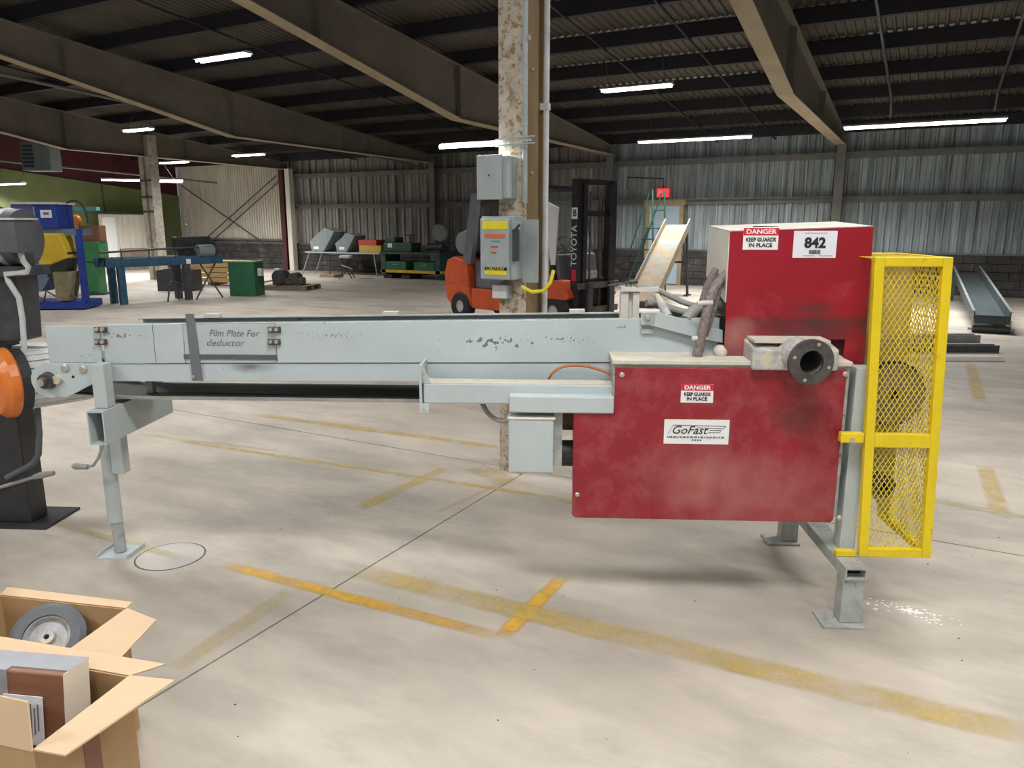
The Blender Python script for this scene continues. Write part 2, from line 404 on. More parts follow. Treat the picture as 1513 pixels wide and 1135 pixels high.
# end-wall columns of the frames
for xx in (-19.7, -13.5, -7.75, -2.05, 3.8):
    m = MB().box(xx - .1, xx + .1, YB - .34, YB - .325, 0, roof(YB)).box(xx - .1, xx + .1, YB - .12, YB - .105, 0, roof(YB)).box(xx - .008, xx + .008, YB - .325, YB - .12, 0, roof(YB))
    tag(m.build('wall_column', 'maroon' if xx < -19 else 'girt'), 'steel H column against the back wall', 'column', 'columns along the back wall', 'structure')
tag(MB().box(-19.45, -19.25, YB - .4, YB - .2, 0, 3.4).build('wall_post', 'wall_pale'), 'pale post beside the maroon corner column of the back wall', 'post', kind='structure')
for a, b in (((-24.9, .4), (-20.0, 3.2)), ((-24.9, 3.0), (-20.0, .5)), ((-24.4, .4), (-19.9, 3.0))):
    tag(MB().cyl((a[0], YB - .22, a[1]), (b[0], YB - .22, b[1]), .022, n=6).build('brace_rod', 'dark_metal', wb))
# left wall -----------------------------------------------------------
wl = MB().box(XL - .1, XL, YF, YB, 0, 7.0).build('wall_left', 'maroon'); tag(wl, 'side wall, green below and maroon above', 'wall', kind='structure')
g0, g1 = 4.62, .1
MB().add([(XL + .005, YF, 0), (XL + .005, YB, 0), (XL + .005, YB, g0 - g1 * YB), (XL + .005, YF, g0 - g1 * YF), (XL + .06, YF, 0), (XL + .06, YB, 0), (XL + .06, YB, g0 - g1 * YB), (XL + .06, YF, g0 - g1 * YF)],
         [(0, 1, 2, 3), (7, 6, 5, 4), (0, 4, 5, 1), (1, 5, 6, 2), (2, 6, 7, 3), (3, 7, 4, 0)]).build('green_panel', 'wall_green', wl)
for y in (5.5, 9.3, 13.1, 16.9): MB().box(XL + .06, XL + .09, y, y + .03, 0, g0 - g1 * y).build('panel_joint', 'green_dark', wl)
wr = MB().box(XR, XR + .1, YF, YB, 0, 7.0).build('wall_right', 'wall_sheet'); tag(wr, 'metal side wall beyond the yellow guard', 'wall', kind='structure')
# roof ----------------------------------------------------------------
rz0 = .24
ce = MB().add([(XL, YF, roof(YF) + rz0 + .08), (XR, YF, roof(YF) + rz0 + .08), (XR, YB + .2, roof(YB) + rz0 + .06), (XL, YB + .2, roof(YB) + rz0 + .06)], [(0, 1, 2, 3)]).build('ceiling', 'roof_sheet')
tag(ce, 'corrugated sheet roof on dark purlins', 'ceiling', kind='structure')
def corr(wd, n):
    pr = []; p = wd / n
    for k in range(n): pr += [(k * p, 0), (k * p + p * .55, 0), (k * p + p * .68, -.032), (k * p + p * .87, -.032)]
    pr.append((wd, 0)); m = MB(); q = len(pr)
    vs = [(x, y, roof(y) + rz0 + .045 + z) for y in (YF, YB + .2) for x, z in pr]
    return m.add(vs, [(i, i + 1, q + i + 1, q + i) for i in range(q - 1)])
rs = corr(1.1, 8).mesh('roof_sheet'); rs.materials.append(M['roof_sheet'])
for k in range(34): put('roof_sheet', rs, ce, (XL + k * 1.1, 0, random.uniform(-.006, 0)))
pl = MB().box(XL, XR, -.035, .035, -.22, 0).box(XL, XR, .035, .085, -.22, -.205).mesh('purlin'); pl.materials.append(M['purlin'])
y = 19.7
while y > YF:
    o = put('purlin', pl, None, (0, y, roof(y) + .238)); tag(o, 'dark steel purlin across the roof beams', 'purlin', 'roof purlins', 'structure'); y -= 1.48
for y, x0, x1 in ((13.78, -1.2, 5.5), (12.3, -.9, 5), (12.3, -6.6, -3.0), (13.78, -6.5, -3.1), (15.26, -6.4, -3.2)):  # pale blocks painting daylight that leaks through the corrugation
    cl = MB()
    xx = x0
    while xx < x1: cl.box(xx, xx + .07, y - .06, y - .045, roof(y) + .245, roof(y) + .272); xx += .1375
    tag(cl.build('light_leak_strip', 'light_leak', ce, label='pale strips standing in for daylight leaking in above a purlin'), kind='stuff')
def straps(x, name='roof_strap', r=.018):
    tag(MB().cyl((x, 3, roof(3) - .0), (x, YB, roof(YB) - .0), r, n=6).build(name, 'purlin'), 'thin dark rod running under the purlins', 'rod', 'rods under the purlins', 'structure')
for x in (-16.6, -10.6, -5.0, -3.6): straps(x)
for x in (-.94, .76):
    tag(MB().cyl((x, 3, roof(3) - .05), (x, 16.6, roof(16.6) - .05), .024, n=8).cyl((x, 16.6, roof(16.6) - .05), (x, 16.9, 3.6), .024, n=8).build('ceiling_pipe', 'dark_metal'), 'dark pipe running under the roof purlins', 'pipe', 'pipes under the roof', 'structure')
# roof beams: deep tapered I sections, level along the bottom near the wall
bot = [(YF, 6.6), (-3, 6.03), (7.4, 4.29), (12.2, 3.45), (YB - .1, 3.40)]
def beam(x):
    m = MB(); n = len(bot)
    web = [(y, z) for y, z in bot] + [(y, roof(y) - .002) for y, z in reversed(bot)]
    root = thing('roof_beam', (x, 0, 0), 0, 'tapered tan steel roof beam with its bottom flange coloured as lit from below', 'beam', 'tapered roof beams'); tag(root, kind='structure')
    m.prism(web, -.006, .006, 'x'); 
    for y in (12.2, 8.6, 15.8):
        zb = 3.45 if y >= 12.2 else 3.45 + (12.2 - y) * .175
        m.box(-.1, .1, y - .006, y + .006, zb, roof(y) - .01)
    m.build('web', 'rafter', root)
    for nm, pts, mt, sg in (('bottom_flange', bot, 'flange', 1), ('top_flange', [(y, roof(y) - .016) for y, z in bot], 'rafter', 1)):
        f = MB()
        for (ya, za), (yb, zb) in zip(pts, pts[1:]):
            f.hexa([(-.12, ya, za - .014), (.12, ya, za - .014), (.12, yb, zb - .014), (-.12, yb, zb - .014), (-.12, ya, za), (.12, ya, za), (.12, yb, zb), (-.12, yb, zb)])
        f.build(nm, mt, root)
    return root
for x in (-2.1, -7.8, -13.6, -19.6, 3.75, 9.6): beam(x)
# near column ---------------------------------------------------------
cx, cy, ct = -2.275, 4.30, 4.75
nc = thing('support_column', (cx, cy, 0), 0, 'steel H column with flaking cream front beside the machine', 'column'); tag(nc, kind='structure')
MB().box(-.09, .09, -.13, -.112, 0, ct).build('front_flange', 'column_flake', nc)
MB().box(-.09, .09, .112, .13, 0, ct).build('rear_flange', 'column_brown', nc)
MB().box(-.008, .0, -.112, .112, 0, ct).build('web', 'column_brown', nc)
MB().box(.0, .075, -.10, -.085, 0, ct).box(.0, .075, .085, .1, 0, ct).box(.06, .075, -.085, .085, 0, ct).build('side_channel', 'column_brown', nc)
for z in (.9, 1.35, 1.9, 2.5, 3.1): MB().cyl((.075, -.02, z), (.085, -.02, z), .012, n=8).build('bolt', 'bolt', nc)
tag(MB().cyl((cx + .10, cy - .15, 1.72), (cx + .10, cy - .15, 4.6), .016).box(cx + .07, cx + .125, cy - .155, cy - .128, 2.63, 2.66).build('conduit', 'galv'), 'grey conduit up the cream face of the near column', 'conduit')
tag(MB().cyl((cx + .11, cy + .11, 1.0), (cx + .11, cy + .11, 4.7), .019).box(cx + .076, cx + .13, cy + .09, cy + .13, 2.28, 2.32).build('conduit', 'white_dusty'), 'pale pipe up the far side of the near column', 'conduit')
# boxes on the column, turned to the camera side
def col_pt(px, py): return VX(px, py, cy - .13)
def cbox(name, x0, y0, x1, y1, dep, m, label, cat):
    a = col_pt(x0, y0); b = col_pt(x1, y1)
    r = thing(name, (a.x, cy - .13, b.z), 0, label, cat)
    wdt, hgt = b.x - a.x, a.z - b.z
    MB().box(0, wdt, -dep, 0, 0, hgt).build('body', m, r, .006)
    return r, wdt, hgt
r, w_, h_ = cbox('electrical_enclosure', 722, 234, 764, 294, .12, 'box_grey', 'blank grey steel electrical enclosure on the column above the switch', 'electrical box')
MB().box(-.006, w_ - .03, -.135, -.121, -.006, h_ + .008).build('door', 'box_grey', r, .004)
MB().cyl((w_ * .4, -.137, h_ * .55), (w_ * .4, -.133, h_ * .55), .006, n=8).build('latch', 'dark_metal', r)
r, w_, h_ = cbox('safety_switch', 727, 320, 774, 412, .13, 'galv', 'grey disconnect switch with yellow stickers on the near column', 'switch')
MB().box(0, w_ * .9, -.15, -.131, .0, h_ * .97).build('door', 'box_grey', r, .012)
MB().box(.02, w_ * .86, -.153, -.150, h_ * .80, h_ * .93).build('sticker', 'sticker_yellow', r)
s_ = MB().box(.035, w_ * .84, -.153, -.150, .03, h_ * .2).build('sticker', 'sticker_yellow', r)
MB().box(.035, w_ * .84, -.154, -.1505, h_ * .15, h_ * .2).build('sticker_header', 'ink', s_)
text('CAUTION', .030, 'sticker_yellow', s_, (w_ * .48, -.1545, h_ * .175), sx=.9)
MB().box(.035, w_ * .78, -.1525, -.150, h_ * .66, h_ * .725).build('red_band', 'sticker_orange', r)
for k in range(3): MB().box(w_ * .35, w_ * (.62 - .05 * k), -.1520, -.150, h_ * (.6 - .09 * k), h_ * (.625 - .09 * k)).build('printed_line', 'teal' if k == 0 else 'carton_red', r)
MB().box(w_ * 1.0, w_ * 1.12, -.15, -.11, h_ * .3, h_ * .8).cyl((w_ * 1.06, -.14, h_ * .78), (w_ * 1.25, -.16, h_ * .88), .008).build('lever', 'dark_metal', r)
MB().box(w_, w_ * 1.45, -.02, 0, -.02, h_ * .95).build('mounting_plate', 'galv', r)
r, w_, h_ = cbox('junction_box', 735, 419, 758, 441, .07, 'galv', 'small scuffed junction box under the disconnect switch', 'junction box')
MB().box(.006, w_ - .006, -.074, -.0705, .006, h_ - .006).build('cover', 'white_dusty', r)
p = col_pt(797, 408)
MB_ = MB().tube([(p.x - .10, cy - .17, 1.22), (p.x - .03, cy - .17, 1.19), (p.x + .04, cy - .15, 1.20), (p.x + .075, cy - .13, 1.25), (p.x + .08, cy - .1, 1.32)], .012)
tag(MB_.build('yellow_cord', 'sticker_yellow'), 'yellow cord looped round the near column', 'cord')
# light bar clamped on the column
a, b = VX(650, 217, cy - .19), VX(790, 206, cy - .19)
r = thing('column_light', (a.x, cy - .19, a.z), 0, 'short tube light clamped across the cream column', 'light')
L_ = b.x - a.x
MB().cyl((0, 0, 0), (L_ * .62, 0, .0), .013, n=10).build('tube', 'tube_glow', r)
MB().box(0, L_ * .95, .012, .03, .008, .02).build('housing', 'fixture_white', r)
MB().cyl((L_ * .6, .0, .022), (L_, .0, .03), .006, n=6).build('clamp_rod', 'galv', r); MB().cyl((L_ * .6, .0, -.014), (L_, .0, -.008), .006, n=6).build('clamp_rod', 'galv', r)
ld = bpy.data.lights.new('tube', 'AREA'); ld.shape = 'RECTANGLE'; ld.size = .4; ld.size_y = .03; ld.energy = 4
lo = bpy.data.objects.new('tube_lamp', ld); COL.objects.link(lo); lo.parent = r; lo.location = (L_ * .31, 0, -.03)
# far column ----------------------------------------------------------
fc = thing('support_column', AT(228, 22.2), 0, 'pale flaking built-up column far back by the green wall', 'column'); tag(fc, kind='structure')
for x0, x1 in ((-.24, -.06), (.04, .22)): MB().box(x0, x1, -.14, .14, 0, 4.0).build('post', 'far_column', fc)
MB().box(-.06, .04, -.05, .05, 0, 4.0).build('web', 'column_brown', fc)
for z in (1.9, 2.3, 2.75): MB().box(-.25, .23, -.155, -.14, z, z + .05).build('tie_strap', 'dark_metal', fc)
# tube lights ---------------------------------------------------------
def tube_light(p, length, rz=0, drop=.5, power=1.0, label='eight-foot tube light hung over the open floor in front of the machine'):
    r = thing('tube_light', p, rz, label, 'light', 'tube lights hung under the roof')
    h = length / 2
    MB().prism([(-.05, .05), (-.11, .015), (-.105, .01), (.105, .01), (.11, .015), (.05, .05)], -h, h, 'x').build('housing', 'fixture_white', r)
    for yy in (-.05, .05):
        MB().cyl((-h + .02, yy, -.012), (h - .02, yy, -.012), .016, n=8).build('tube', 'tube_glow', r)
    yp = min((19.7 - 1.48 * k for k in range(20)), key=lambda v: abs(v - p[1])); dy = yp - p[1]       # chains go up to the nearest purlin
    ox, oy = dy * math.sin(rz), dy * math.cos(rz)
    for xx in (-h * .8, h * .8): MB().cyl((xx, 0, .05), (xx * (.04 if rz else .97) + ox, oy, roof(yp) + .03 - p[2]), .007, n=5).build('chain', 'dark_metal', r)
    ld = bpy.data.lights.new('tube_light', 'AREA'); ld.shape = 'RECTANGLE'; ld.size = length; ld.size_y = .16
    ld.energy = LIGHT_W * length / 1.22 * power; ld.color = (1, .985, .96); ld.spread = math.radians(150)
    lo = bpy.data.objects.new('tube_lamp', ld); COL.objects.link(lo); lo.parent = r; lo.location = (0, 0, -.04)
    return r
def tl_px(x, y, fw, length, label, rz=0, power=1.9):
    p = D(x, y, fw); tube_light(p, length, rz, roof(p.y) + .27 - p.z, power, label)
tl_px(329, 85, 13.6, 1.22, 'bright tube light hung high over the blue roller conveyor'); tl_px(940, 130, 13.2, 1.22, 'four-foot tube light hung high above the forklift mast')
tl_px(1024, 206, 16.9, 2.44, 'eight-foot tube light hung above the exit sign'); tl_px(1362, 183, 13.4, 2.44, 'eight-foot tube light hung above the dark steel trough')
tl_px(204, 192, 18.3, .95, 'short tube light hung before the top of the far flaking column'); tl_px(367, 229, 22.6, 1.22, 'tube light hung before the pale sheet wall with the brace rods')
tl_px(257, 240, 24.0, 1.22, 'small tube light right beside the far flaking column'); tl_px(12, 272, 23.0, 1.6, 'tube light hung before the green wall beside the heater'); tl_px(211, 267, 23.2, 2.2, 'long tube light passing behind the far flaking column', math.radians(62))
for x, y in ((-6.0, 3.6), (.8, 5.6), (-.2, 1.2), (6.4, 4.4), (-4.2, -1.6), (1.6, -2.6), (-9.9, -1.0), (-11.2, 3.4), (-16.6, 5.5), (6.7, 0.4), (-.2, -6)):
    tube_light((x, y, 4.42), 2.44, 0, roof(y) + .27 - 4.42)
# ================================================================== the red and grey machine
mo = Vector((*uv(*MO), 0))
mc = thing('conveyor_machine', mo, YAW - MA, 'long grey belt conveyor feeding a red cutting housing with a yellow mesh guard', 'machine')
def P3(px, py, ly): x, z = ML(px, py, ly); return Vector((x, ly, z))
def poly(pts, ly): return [ML(x, y, ly) for x, y in pts]
def rectpx(x0, y0, x1, y1, ly):             # local x0,x1,z0,z1 of a pixel rectangle
    a, b = ML(x0, (y0 + y1) / 2, ly)[0], ML(x1, (y0 + y1) / 2, ly)[0]
    return a, b, ML((x0 + x1) / 2, y1, ly)[1], ML((x0 + x1) / 2, y0, ly)[1]
def sticker(px0, py0, px1, py1, ly, m='white', name='sticker'):
    x0, x1, z0, z1 = rectpx(px0, py0, px1, py1, ly)
    o = MB().box(x0, x1, ly - .002, ly, z0, z1).build(name, m, mc); return o, x0, x1, z0, z1
# lower front panel
XP0, ZP0 = ML(845, 765, 0); XP1, ZP1 = ML(1252, 546, 0); XN, ZN = ML(907, 612, 0)
c_ = .012
pan = MB().prism([(XP0 + c_, ZP0), (XP1 - c_, ZP0), (XP1, ZP0 + c_), (XP1, ZP1), (XN, ZP1), (XN, ZN), (XP0, ZN), (XP0, ZP0 + c_)], 0, .008)
M['red_panel'] = mat('red_panel', (.27, .013, .025), .45, var=.12, scale=3, col2=(.40, .10, .10), lo=.46, hi=.85, scale2=8,
    spots=[(XP0 + .56, 0, ZP0 + .17, .30, .5, .19, (.44, .19, .17), .55), (XP0 + .92, 0, ZP1 - .20, .13, .5, .09, (.14, .03, .035), .7), (XP0 + .85, 0, ZP0 + .1, .35, .5, .22, (.40, .15, .14), .4)])
pan = pan.build('front_panel', 'red_panel', mc, .003, 'dusty red sheet-steel cover panel')
for px, py in ((919, 554), (1249, 553), (853, 731), (1240, 765)):
    p = P3(px, py, 0); MB().lathe([(.011, 0), (.011, .003), (.007, .007), (0.0003, .008)], p, (0, -1, 0), 10).build('screw', 'bolt', pan)
# frame behind the panel
fr = MB().box(XP0 + .01, XP1 + .015, .008, .46, ZP0 + .02, ZN - .01).box(XN - .006, XP1 + .015, .008, .46, ZN - .01, ZP1 + .012)
fr.build('housing_frame', 'grey_worn', mc, .003)
MB().box(XN - .012, XP1 + .02, -.003, .46, ZP1 + .012, ZP1 + .03).build('top_ledge', 'dust_top', mc, .003)
MB().cyl((XP0 + .42, .2, ZP0 - .01), (XP0 + .42, .2, ZP0 + .03), .085, n=20).build('gearbox_bottom', 'black_metal', mc)
# right corner post, base beam, legs
x0, x1, z0, z1 = rectpx(1252, 545, 1273, 815, .02)
zb = .255
MB().box(x0, x0 + .062, .012, .09, zb, ZP1 + .005).build('corner_post', 'grey_clean', mc, .004)
MB().box(x0, x0 + .062, .62, .69, zb, ZP1 + .03).build('corner_post', 'grey_clean', mc, .004)
lx0, lx1, _, _ = rectpx(1246, 850, 1276, 915, -.16)
bx0, bx1 = lx0 - .005, lx1
bm = MB().box(bx0, bx1, -.17, .74, zb - .007, zb).box(bx0, bx1, -.17, .74, zb - .05, zb - .043)
bm.box(bx0, bx0 + .007, -.17, .74, zb - .043, zb - .007).box(bx1 - .007, bx1, -.17, .74, zb - .043, zb - .007).build('base_beam', 'grey_worn', mc)
MB().box(bx0 + .008, bx1 - .008, -.12, -.115, zb - .043, zb - .007).build('beam_hollow', 'ink', mc)
for yy in (-.16, .65):
    lg = MB().box(bx0, bx1, yy, yy + .075, .012, zb - .05).build('leg', 'grey_worn', mc, .004)
    MB().box(bx0 - .075, bx1 + .004, yy - .03, yy + .10, 0, .011).build('foot_plate', 'grey_worn', lg, .002)
    MB().cyl((bx0 - .045, yy + .03, .011), (bx0 - .045, yy + .03, .014), .009, n=8).build('foot_bolt', 'bolt', lg)
# upper red housing
YU = .12
up = poly([(1079, 341), (1291, 334), (1277, 537), (1069, 536)], YU)
ux0, ux1 = up[3][0], up[2][0]; uz0, uz1 = up[3][1], up[0][1]; uz1b = up[1][1]
tx0, tx1 = up[0][0], up[1][0]
nx0, nx1 = ML(1104, 520, YU)[0], ML(1247, 520, YU)[0]; nz = ML(1170, 501, YU)[1]
M['red_box'] = mat('red_box', (.31, .008, .022), .4, var=.10, scale=3, col2=(.40, .07, .08), lo=.55, hi=.9, scale2=7,
    spots=[((nx0 + nx1) / 2 + .05, YU, nz + .07, .34, .4, .035, (.055, .035, .032), .85), ((nx0 + nx1) / 2, YU, nz + .02, .28, .4, .05, (.055, .035, .032), .9),
           ((nx0 + nx1) / 2 + .06, YU, nz + .125, .15, .4, .04, (.06, .035, .03), .7), (nx0 - .05, YU, nz + .01, .09, .4, .09, (.45, .35, .28), .45), (ux0 + .03, YU, uz0 + .02, .07, .4, .07, (.12, .06, .05), .7), (ux1 - .01, YU, uz0 + .16, .03, .4, .16, (.10, .03, .03), .7)])
fp = MB().prism([(ux0, uz0), (nx0, uz0), (nx0, nz), (nx1, nz), (nx1, uz0), (ux1, uz0), (tx1, uz1b), (tx0, uz1)], YU, YU + .004).build('housing_front', 'red_box', mc, 0, 'bright red front sheet with sooty marks over the outlet')
DB = .42
zt = lambda y: (y - YU) * .045                # the lid rises slightly to the back
sd = MB().prism([(YU + .004, uz0 + .25), (YU + .004, uz1 - .001), (YU + DB, uz1 + zt(YU + DB)), (YU + DB, uz0 + .33)], tx0 - .003, tx0 + .001, 'x')
sd.build('housing_side', 'dusty_white', mc, 0, 'dust-whitened side sheet')
MB().prism([(YU + .004, uz0), (YU + .004, uz1 - .001), (YU + DB, uz1 + zt(YU + DB)), (YU + DB, uz0)], tx1 - .006, tx1 - .002, 'x').build('housing_side', 'red_paint', mc)
tp = MB().hexa([(tx0 - .003, YU, uz1 - .004), (tx1, YU, uz1b - .004), (tx1, YU + DB, uz1b + zt(YU + DB) - .004), (tx0 - .003, YU + DB, uz1 + zt(YU + DB) - .004),
                (tx0 - .003, YU, uz1), (tx1, YU, uz1b), (tx1, YU + DB, uz1b + zt(YU + DB)), (tx0 - .003, YU + DB, uz1 + zt(YU + DB))]).build('housing_lid', 'dusty_white', mc)
for k, xx in enumerate((.14, .30, .42)):
    MB().box(tx0 + xx, tx0 + xx + .10, YU + .18, YU + .20, uz1 + zt(YU + .18) + .004, uz1 + zt(YU + .20) + .009).build('lid_slot', 'ink', mc)
MB().box(tx0 + .01, tx1 - .01, YU + DB - .004, YU + DB, uz0, uz1 - .02).build('housing_back', 'grey_worn', mc)
MB().box(tx0 + .07, nx0 - .01, YU + .05, YU + DB - .01, uz0, uz1 - .1).build('saw_cover', 'cast_iron', mc)
# outlet duct with flange
YD = -.03
dx0, dx1, dz0, dz1 = rectpx(1112, 509, 1240, 548, YD)
du = MB().hexa([(dx0, YD, dz0), (dx1, YD, dz0), (dx1, YU + .15, dz0), (dx0, YU + .15, dz0), (dx0, YD, dz1 - .02), (dx1, YD, dz1 - .02), (dx1, YU + .15, dz1 + .02), (dx0, YU + .15, dz1 + .02)])
M['duct'] = mat('duct', (.42, .42, .42), .6, var=.3, scale=18, col2=(.60, .53, .38), lo=.5, hi=.62, scale2=9)
du = du.build('outlet_duct', 'duct', mc, .008, 'dust-caked sheet metal outlet duct')
MB().box(dx0 + .01, dx1 - .03, YD + .02, YU + .1, dz1 + .001, dz1 + .012).build('caked_dust', 'dust_top', du)
cf = P3(1196, 534, -.13); ax = Vector((.12, -1, -.05)).normalized()
fg = MB().lathe([(.046, .02), (.088, .02), (.088, .0), (.046, .0), (.044, -.11), (.052, -.11), (.054, .0)], cf, ax, 30).build('outlet_flange', 'cast_iron', mc, 0, 'round dark outlet flange')
MB().lathe([(.0002, -.09), (.046, -.09)], cf, ax, 24).build('outlet_dark', 'ink', fg)
a_ = ax.orthogonal().normalized(); b_ = ax.cross(a_)
for k in range(4):
    q = cf + ax * .02 + (a_ * math.cos(k * 1.571 + .5) + b_ * math.sin(k * 1.571 + .5)) * .072
    MB().cyl(q, q + ax * .002, .007, n=8).build('bolt_hole', 'bolt', fg)
MB().lathe([(.05, .004), (.07, -.14)], cf, ax, 20).build('outlet_neck', 'duct', mc)
# stickers
def danger(px0, py0, px1, py1, ly, head):
    o, x0, x1, z0, z1 = sticker(px0, py0, px1, py1, ly, 'white', 'danger_sticker'); H_ = z1 - z0; W_ = x1 - x0; xc = (x0 + x1) / 2
    hd = MB().box(x0, x1, ly - .0026, ly - .002, z1 - H_ * .34, z1).build('red_header', 'sign_red', o)
    text('DANGER', H_ * .30, 'white', o, (xc, ly - .0032, z1 - H_ * .175), sx=1.15, bold=.0006)
    text('KEEP GUARDS', H_ * .25, 'ink', o, (xc, ly - .0028, z0 + H_ * .46), sx=.88, bold=.0006)
    text('IN PLACE', H_ * .25, 'ink', o, (xc, ly - .0028, z0 + H_ * .20), sx=1.05, bold=.0006)
danger(1098, 337, 1150, 369, YU, 1); danger(1006, 568, 1054, 595, 0, 1)
o, x0, x1, z0, z1 = sticker(1172, 341, 1236, 381, YU, 'label_white', 'lot_tag'); H_ = z1 - z0
text('842', H_ * .52, 'ink', o, ((x0 + x1) / 2, YU - .003, z0 + H_ * .54), bold=.0022)
bm = MB(); xx = (x0 + x1) / 2 - .022
for k in range(14): wd = .0012 + .001 * (k * 7 % 3); bm.box(xx, xx + wd, YU - .003, YU - .002, z0 + H_ * .14, z0 + H_ * .29); xx += wd + .0012
bm.build('barcode', 'ink', o)
bm = MB()
for zz, xa, xb in ((.9, .25, .75), (.06, .25, .47), (.06, .62, .93)):
    xx = x0 + (x1 - x0) * xa
    while xx < x0 + (x1 - x0) * xb: bm.box(xx, xx + .006, YU - .003, YU - .002, z0 + H_ * zz, z0 + H_ * (zz + .03)); xx += .009
bm.build('fine_print', 'pencil', o)
o, x0, x1, z0, z1 = sticker(981, 620, 1077, 656, 0, 'white', 'maker_plate'); H_ = z1 - z0; W_ = x1 - x0
text('GoFast', H_ * .46, 'ink', o, (x0 + W_ * .38, -.003, z0 + H_ * .56), shear=.35, sx=1.05)
bm = MB()
def bar(xa, za, xb, zb_, t=.0018): bm.hexa([(x0 + W_ * xa, -.003, z0 + H_ * za), (x0 + W_ * xb, -.003, z0 + H_ * zb_), (x0 + W_ * xb, -.002, z0 + H_ * zb_), (x0 + W_ * xa, -.002, z0 + H_ * za), (x0 + W_ * xa, -.003, z0 + H_ * za + t), (x0 + W_ * xb, -.003, z0 + H_ * zb_ + t), (x0 + W_ * xb, -.002, z0 + H_ * zb_ + t), (x0 + W_ * xa, -.002, z0 + H_ * za + t)])
bar(.14, .76, .43, .76); bar(.44, .76, .95, .73); bar(.5, .66, .90, .64); bar(.7, .55, .87, .56); bar(.68, .46, .85, .47); bar(.06, .4, .14, .76); bar(.85, .47, .88, .56); bar(.9, .64, .95, .73)
bm.build('logo_stripes', 'ink', o)
bm = MB(); xx = .05
random.seed(3)
while xx < .94:
    l_ = random.choice((.02, .035, .05)); bm.box(x0 + W_ * xx, x0 + W_ * (xx + l_), -.003, -.002, z0 + H_ * .245, z0 + H_ * .315); xx += l_ + .013
xx = .43
while xx < .58: bm.box(x0 + W_ * xx, x0 + W_ * (xx + .03), -.003, -.002, z0 + H_ * .13, z0 + H_ * .19); xx += .042
bm.build('fine_print', 'pencil', o)
# yellow mesh guard
YG0, YG1 = -.06, .40
gx0, gx1 = ML(1269, 820, YG0)[0], ML(1377, 820, YG0)[0]
gz1 = ML(1350, 380, YG0)[1]; gz0 = zb + .002
gxa = ML(1294, 385, YG0)[0]; gxb = ML(1408, 385, YG0)[0]
GK = (gxa - gx0 + gxb - gx1) / 2 / (gz1 - gz0); GZ = (gz0 + gz1) / 2
def lean(m): m.v = [(x + (z - GZ) * GK, y, z) for x, y, z in m.v]; return m     # the guard stands a little out of plumb
gx0 = (gx0 + gxa) / 2; gx1 = (gx1 + gxb) / 2; fw_ = .036; gzm = ML(1320, 652, YG0)[1]
gd = MB().frame(gx0, gx1, gz0, gz1, fw_, YG0, YG0 + .03).box(gx0 + fw_, gx1 - fw_, YG0, YG0 + .03, gzm - .028, gzm + .028)
gd.box(gx0, gx1, YG1 - .03, YG1, gz1 - fw_, gz1).box(gx1 - .03, gx1, YG1 - .03, YG1, gz0, gz1 - fw_)
for xx in (gx1 - .03,): gd.box(xx, xx + .03, YG0 + .03, YG1 - .03, gz1 - .03, gz1).box(xx, xx + .03, YG0 + .03, YG1 - .03, gz0, gz0 + .03)
gf = lean(gd).build('guard_frame', 'yellow_paint', mc, .003, 'yellow steel guard frame')
MB().box(XP1 - .02, gx0 + .002, -.055, -.02, gzm - .012, gzm + .028).build('guard_bracket', 'yellow_paint', gf, .004)
p = P3(1259, 650, -.055); MB().cyl((p.x, -.055, p.z), (p.x, -.061, p.z), .010, n=8).build('bracket_bolt', 'bolt', gf)
MB().box(bx0 - .0, gx0 + .01, YG0, YG0 + .03, gz0, gz0 + .022).build('guard_foot', 'yellow_paint', gf)
def expanded(name, U, V, org, du_, dv, wd=.0026, pu=.0195, pv=.034):   # expanded metal: zigzag strands sharing bonds
    m = MB(); U, V = Vector(U), Vector(V); n = U.cross(V); nu = int(du_ / pu); nv = int(dv / pv * 2)
    pu = du_ / nu; pv2 = dv / nv
    o = Vector(org)
    def strand(a, b):
        a = o + U * a[0] + V * a[1]; b = o + U * b[0] + V * b[1]; d = (b - a).normalized(); s = d.cross(n) * wd / 2; t = n * .0016
        m.add([a - s - t, a + s - t, a + s + t, a - s + t, b - s - t, b + s - t, b + s + t, b - s + t], [(0, 1, 5, 4), (1, 2, 6, 5), (2, 3, 7, 6), (3, 0, 4, 7)])
    for j in range(nv):
        for i in range(nu):
            xa = i * pu + (pu / 2 if j % 2 else 0)
            if xa + pu / 2 <= du_ + 1e-6: strand((xa, j * pv2), (xa + pu / 2, (j + 1) * pv2))
            if xa - pu / 2 >= -1e-6: strand((xa, j * pv2), (xa - pu / 2, (j + 1) * pv2))
    return tag(lean(m).build(name, 'yellow_wire', mc), kind='stuff')
gw = gx1 - gx0
expanded('guard_mesh', (1, 0, 0), (0, 0, 1), (gx0 + .01, YG0 + .022, gzm), gw - .02, gz1 - gzm - .01)
expanded('guard_mesh', (1, 0, 0), (0, 0, 1), (gx0 + .01, YG0 + .022, gz0 + .01), gw - .02, gzm - gz0 - .01)
expanded('guard_mesh', (1, 0, 0), (0, 1, 0), (gx0 + .01, YG0 + .01, gz1 - .006), gw - .02, YG1 - YG0 - .02)
expanded('guard_mesh', (0, 1, 0), (0, 0, 1), (gx1 - .006, YG0 + .01, gz0 + .01), YG1 - YG0 - .02, gz1 - gz0 - .02, pu=.025, pv=.04)
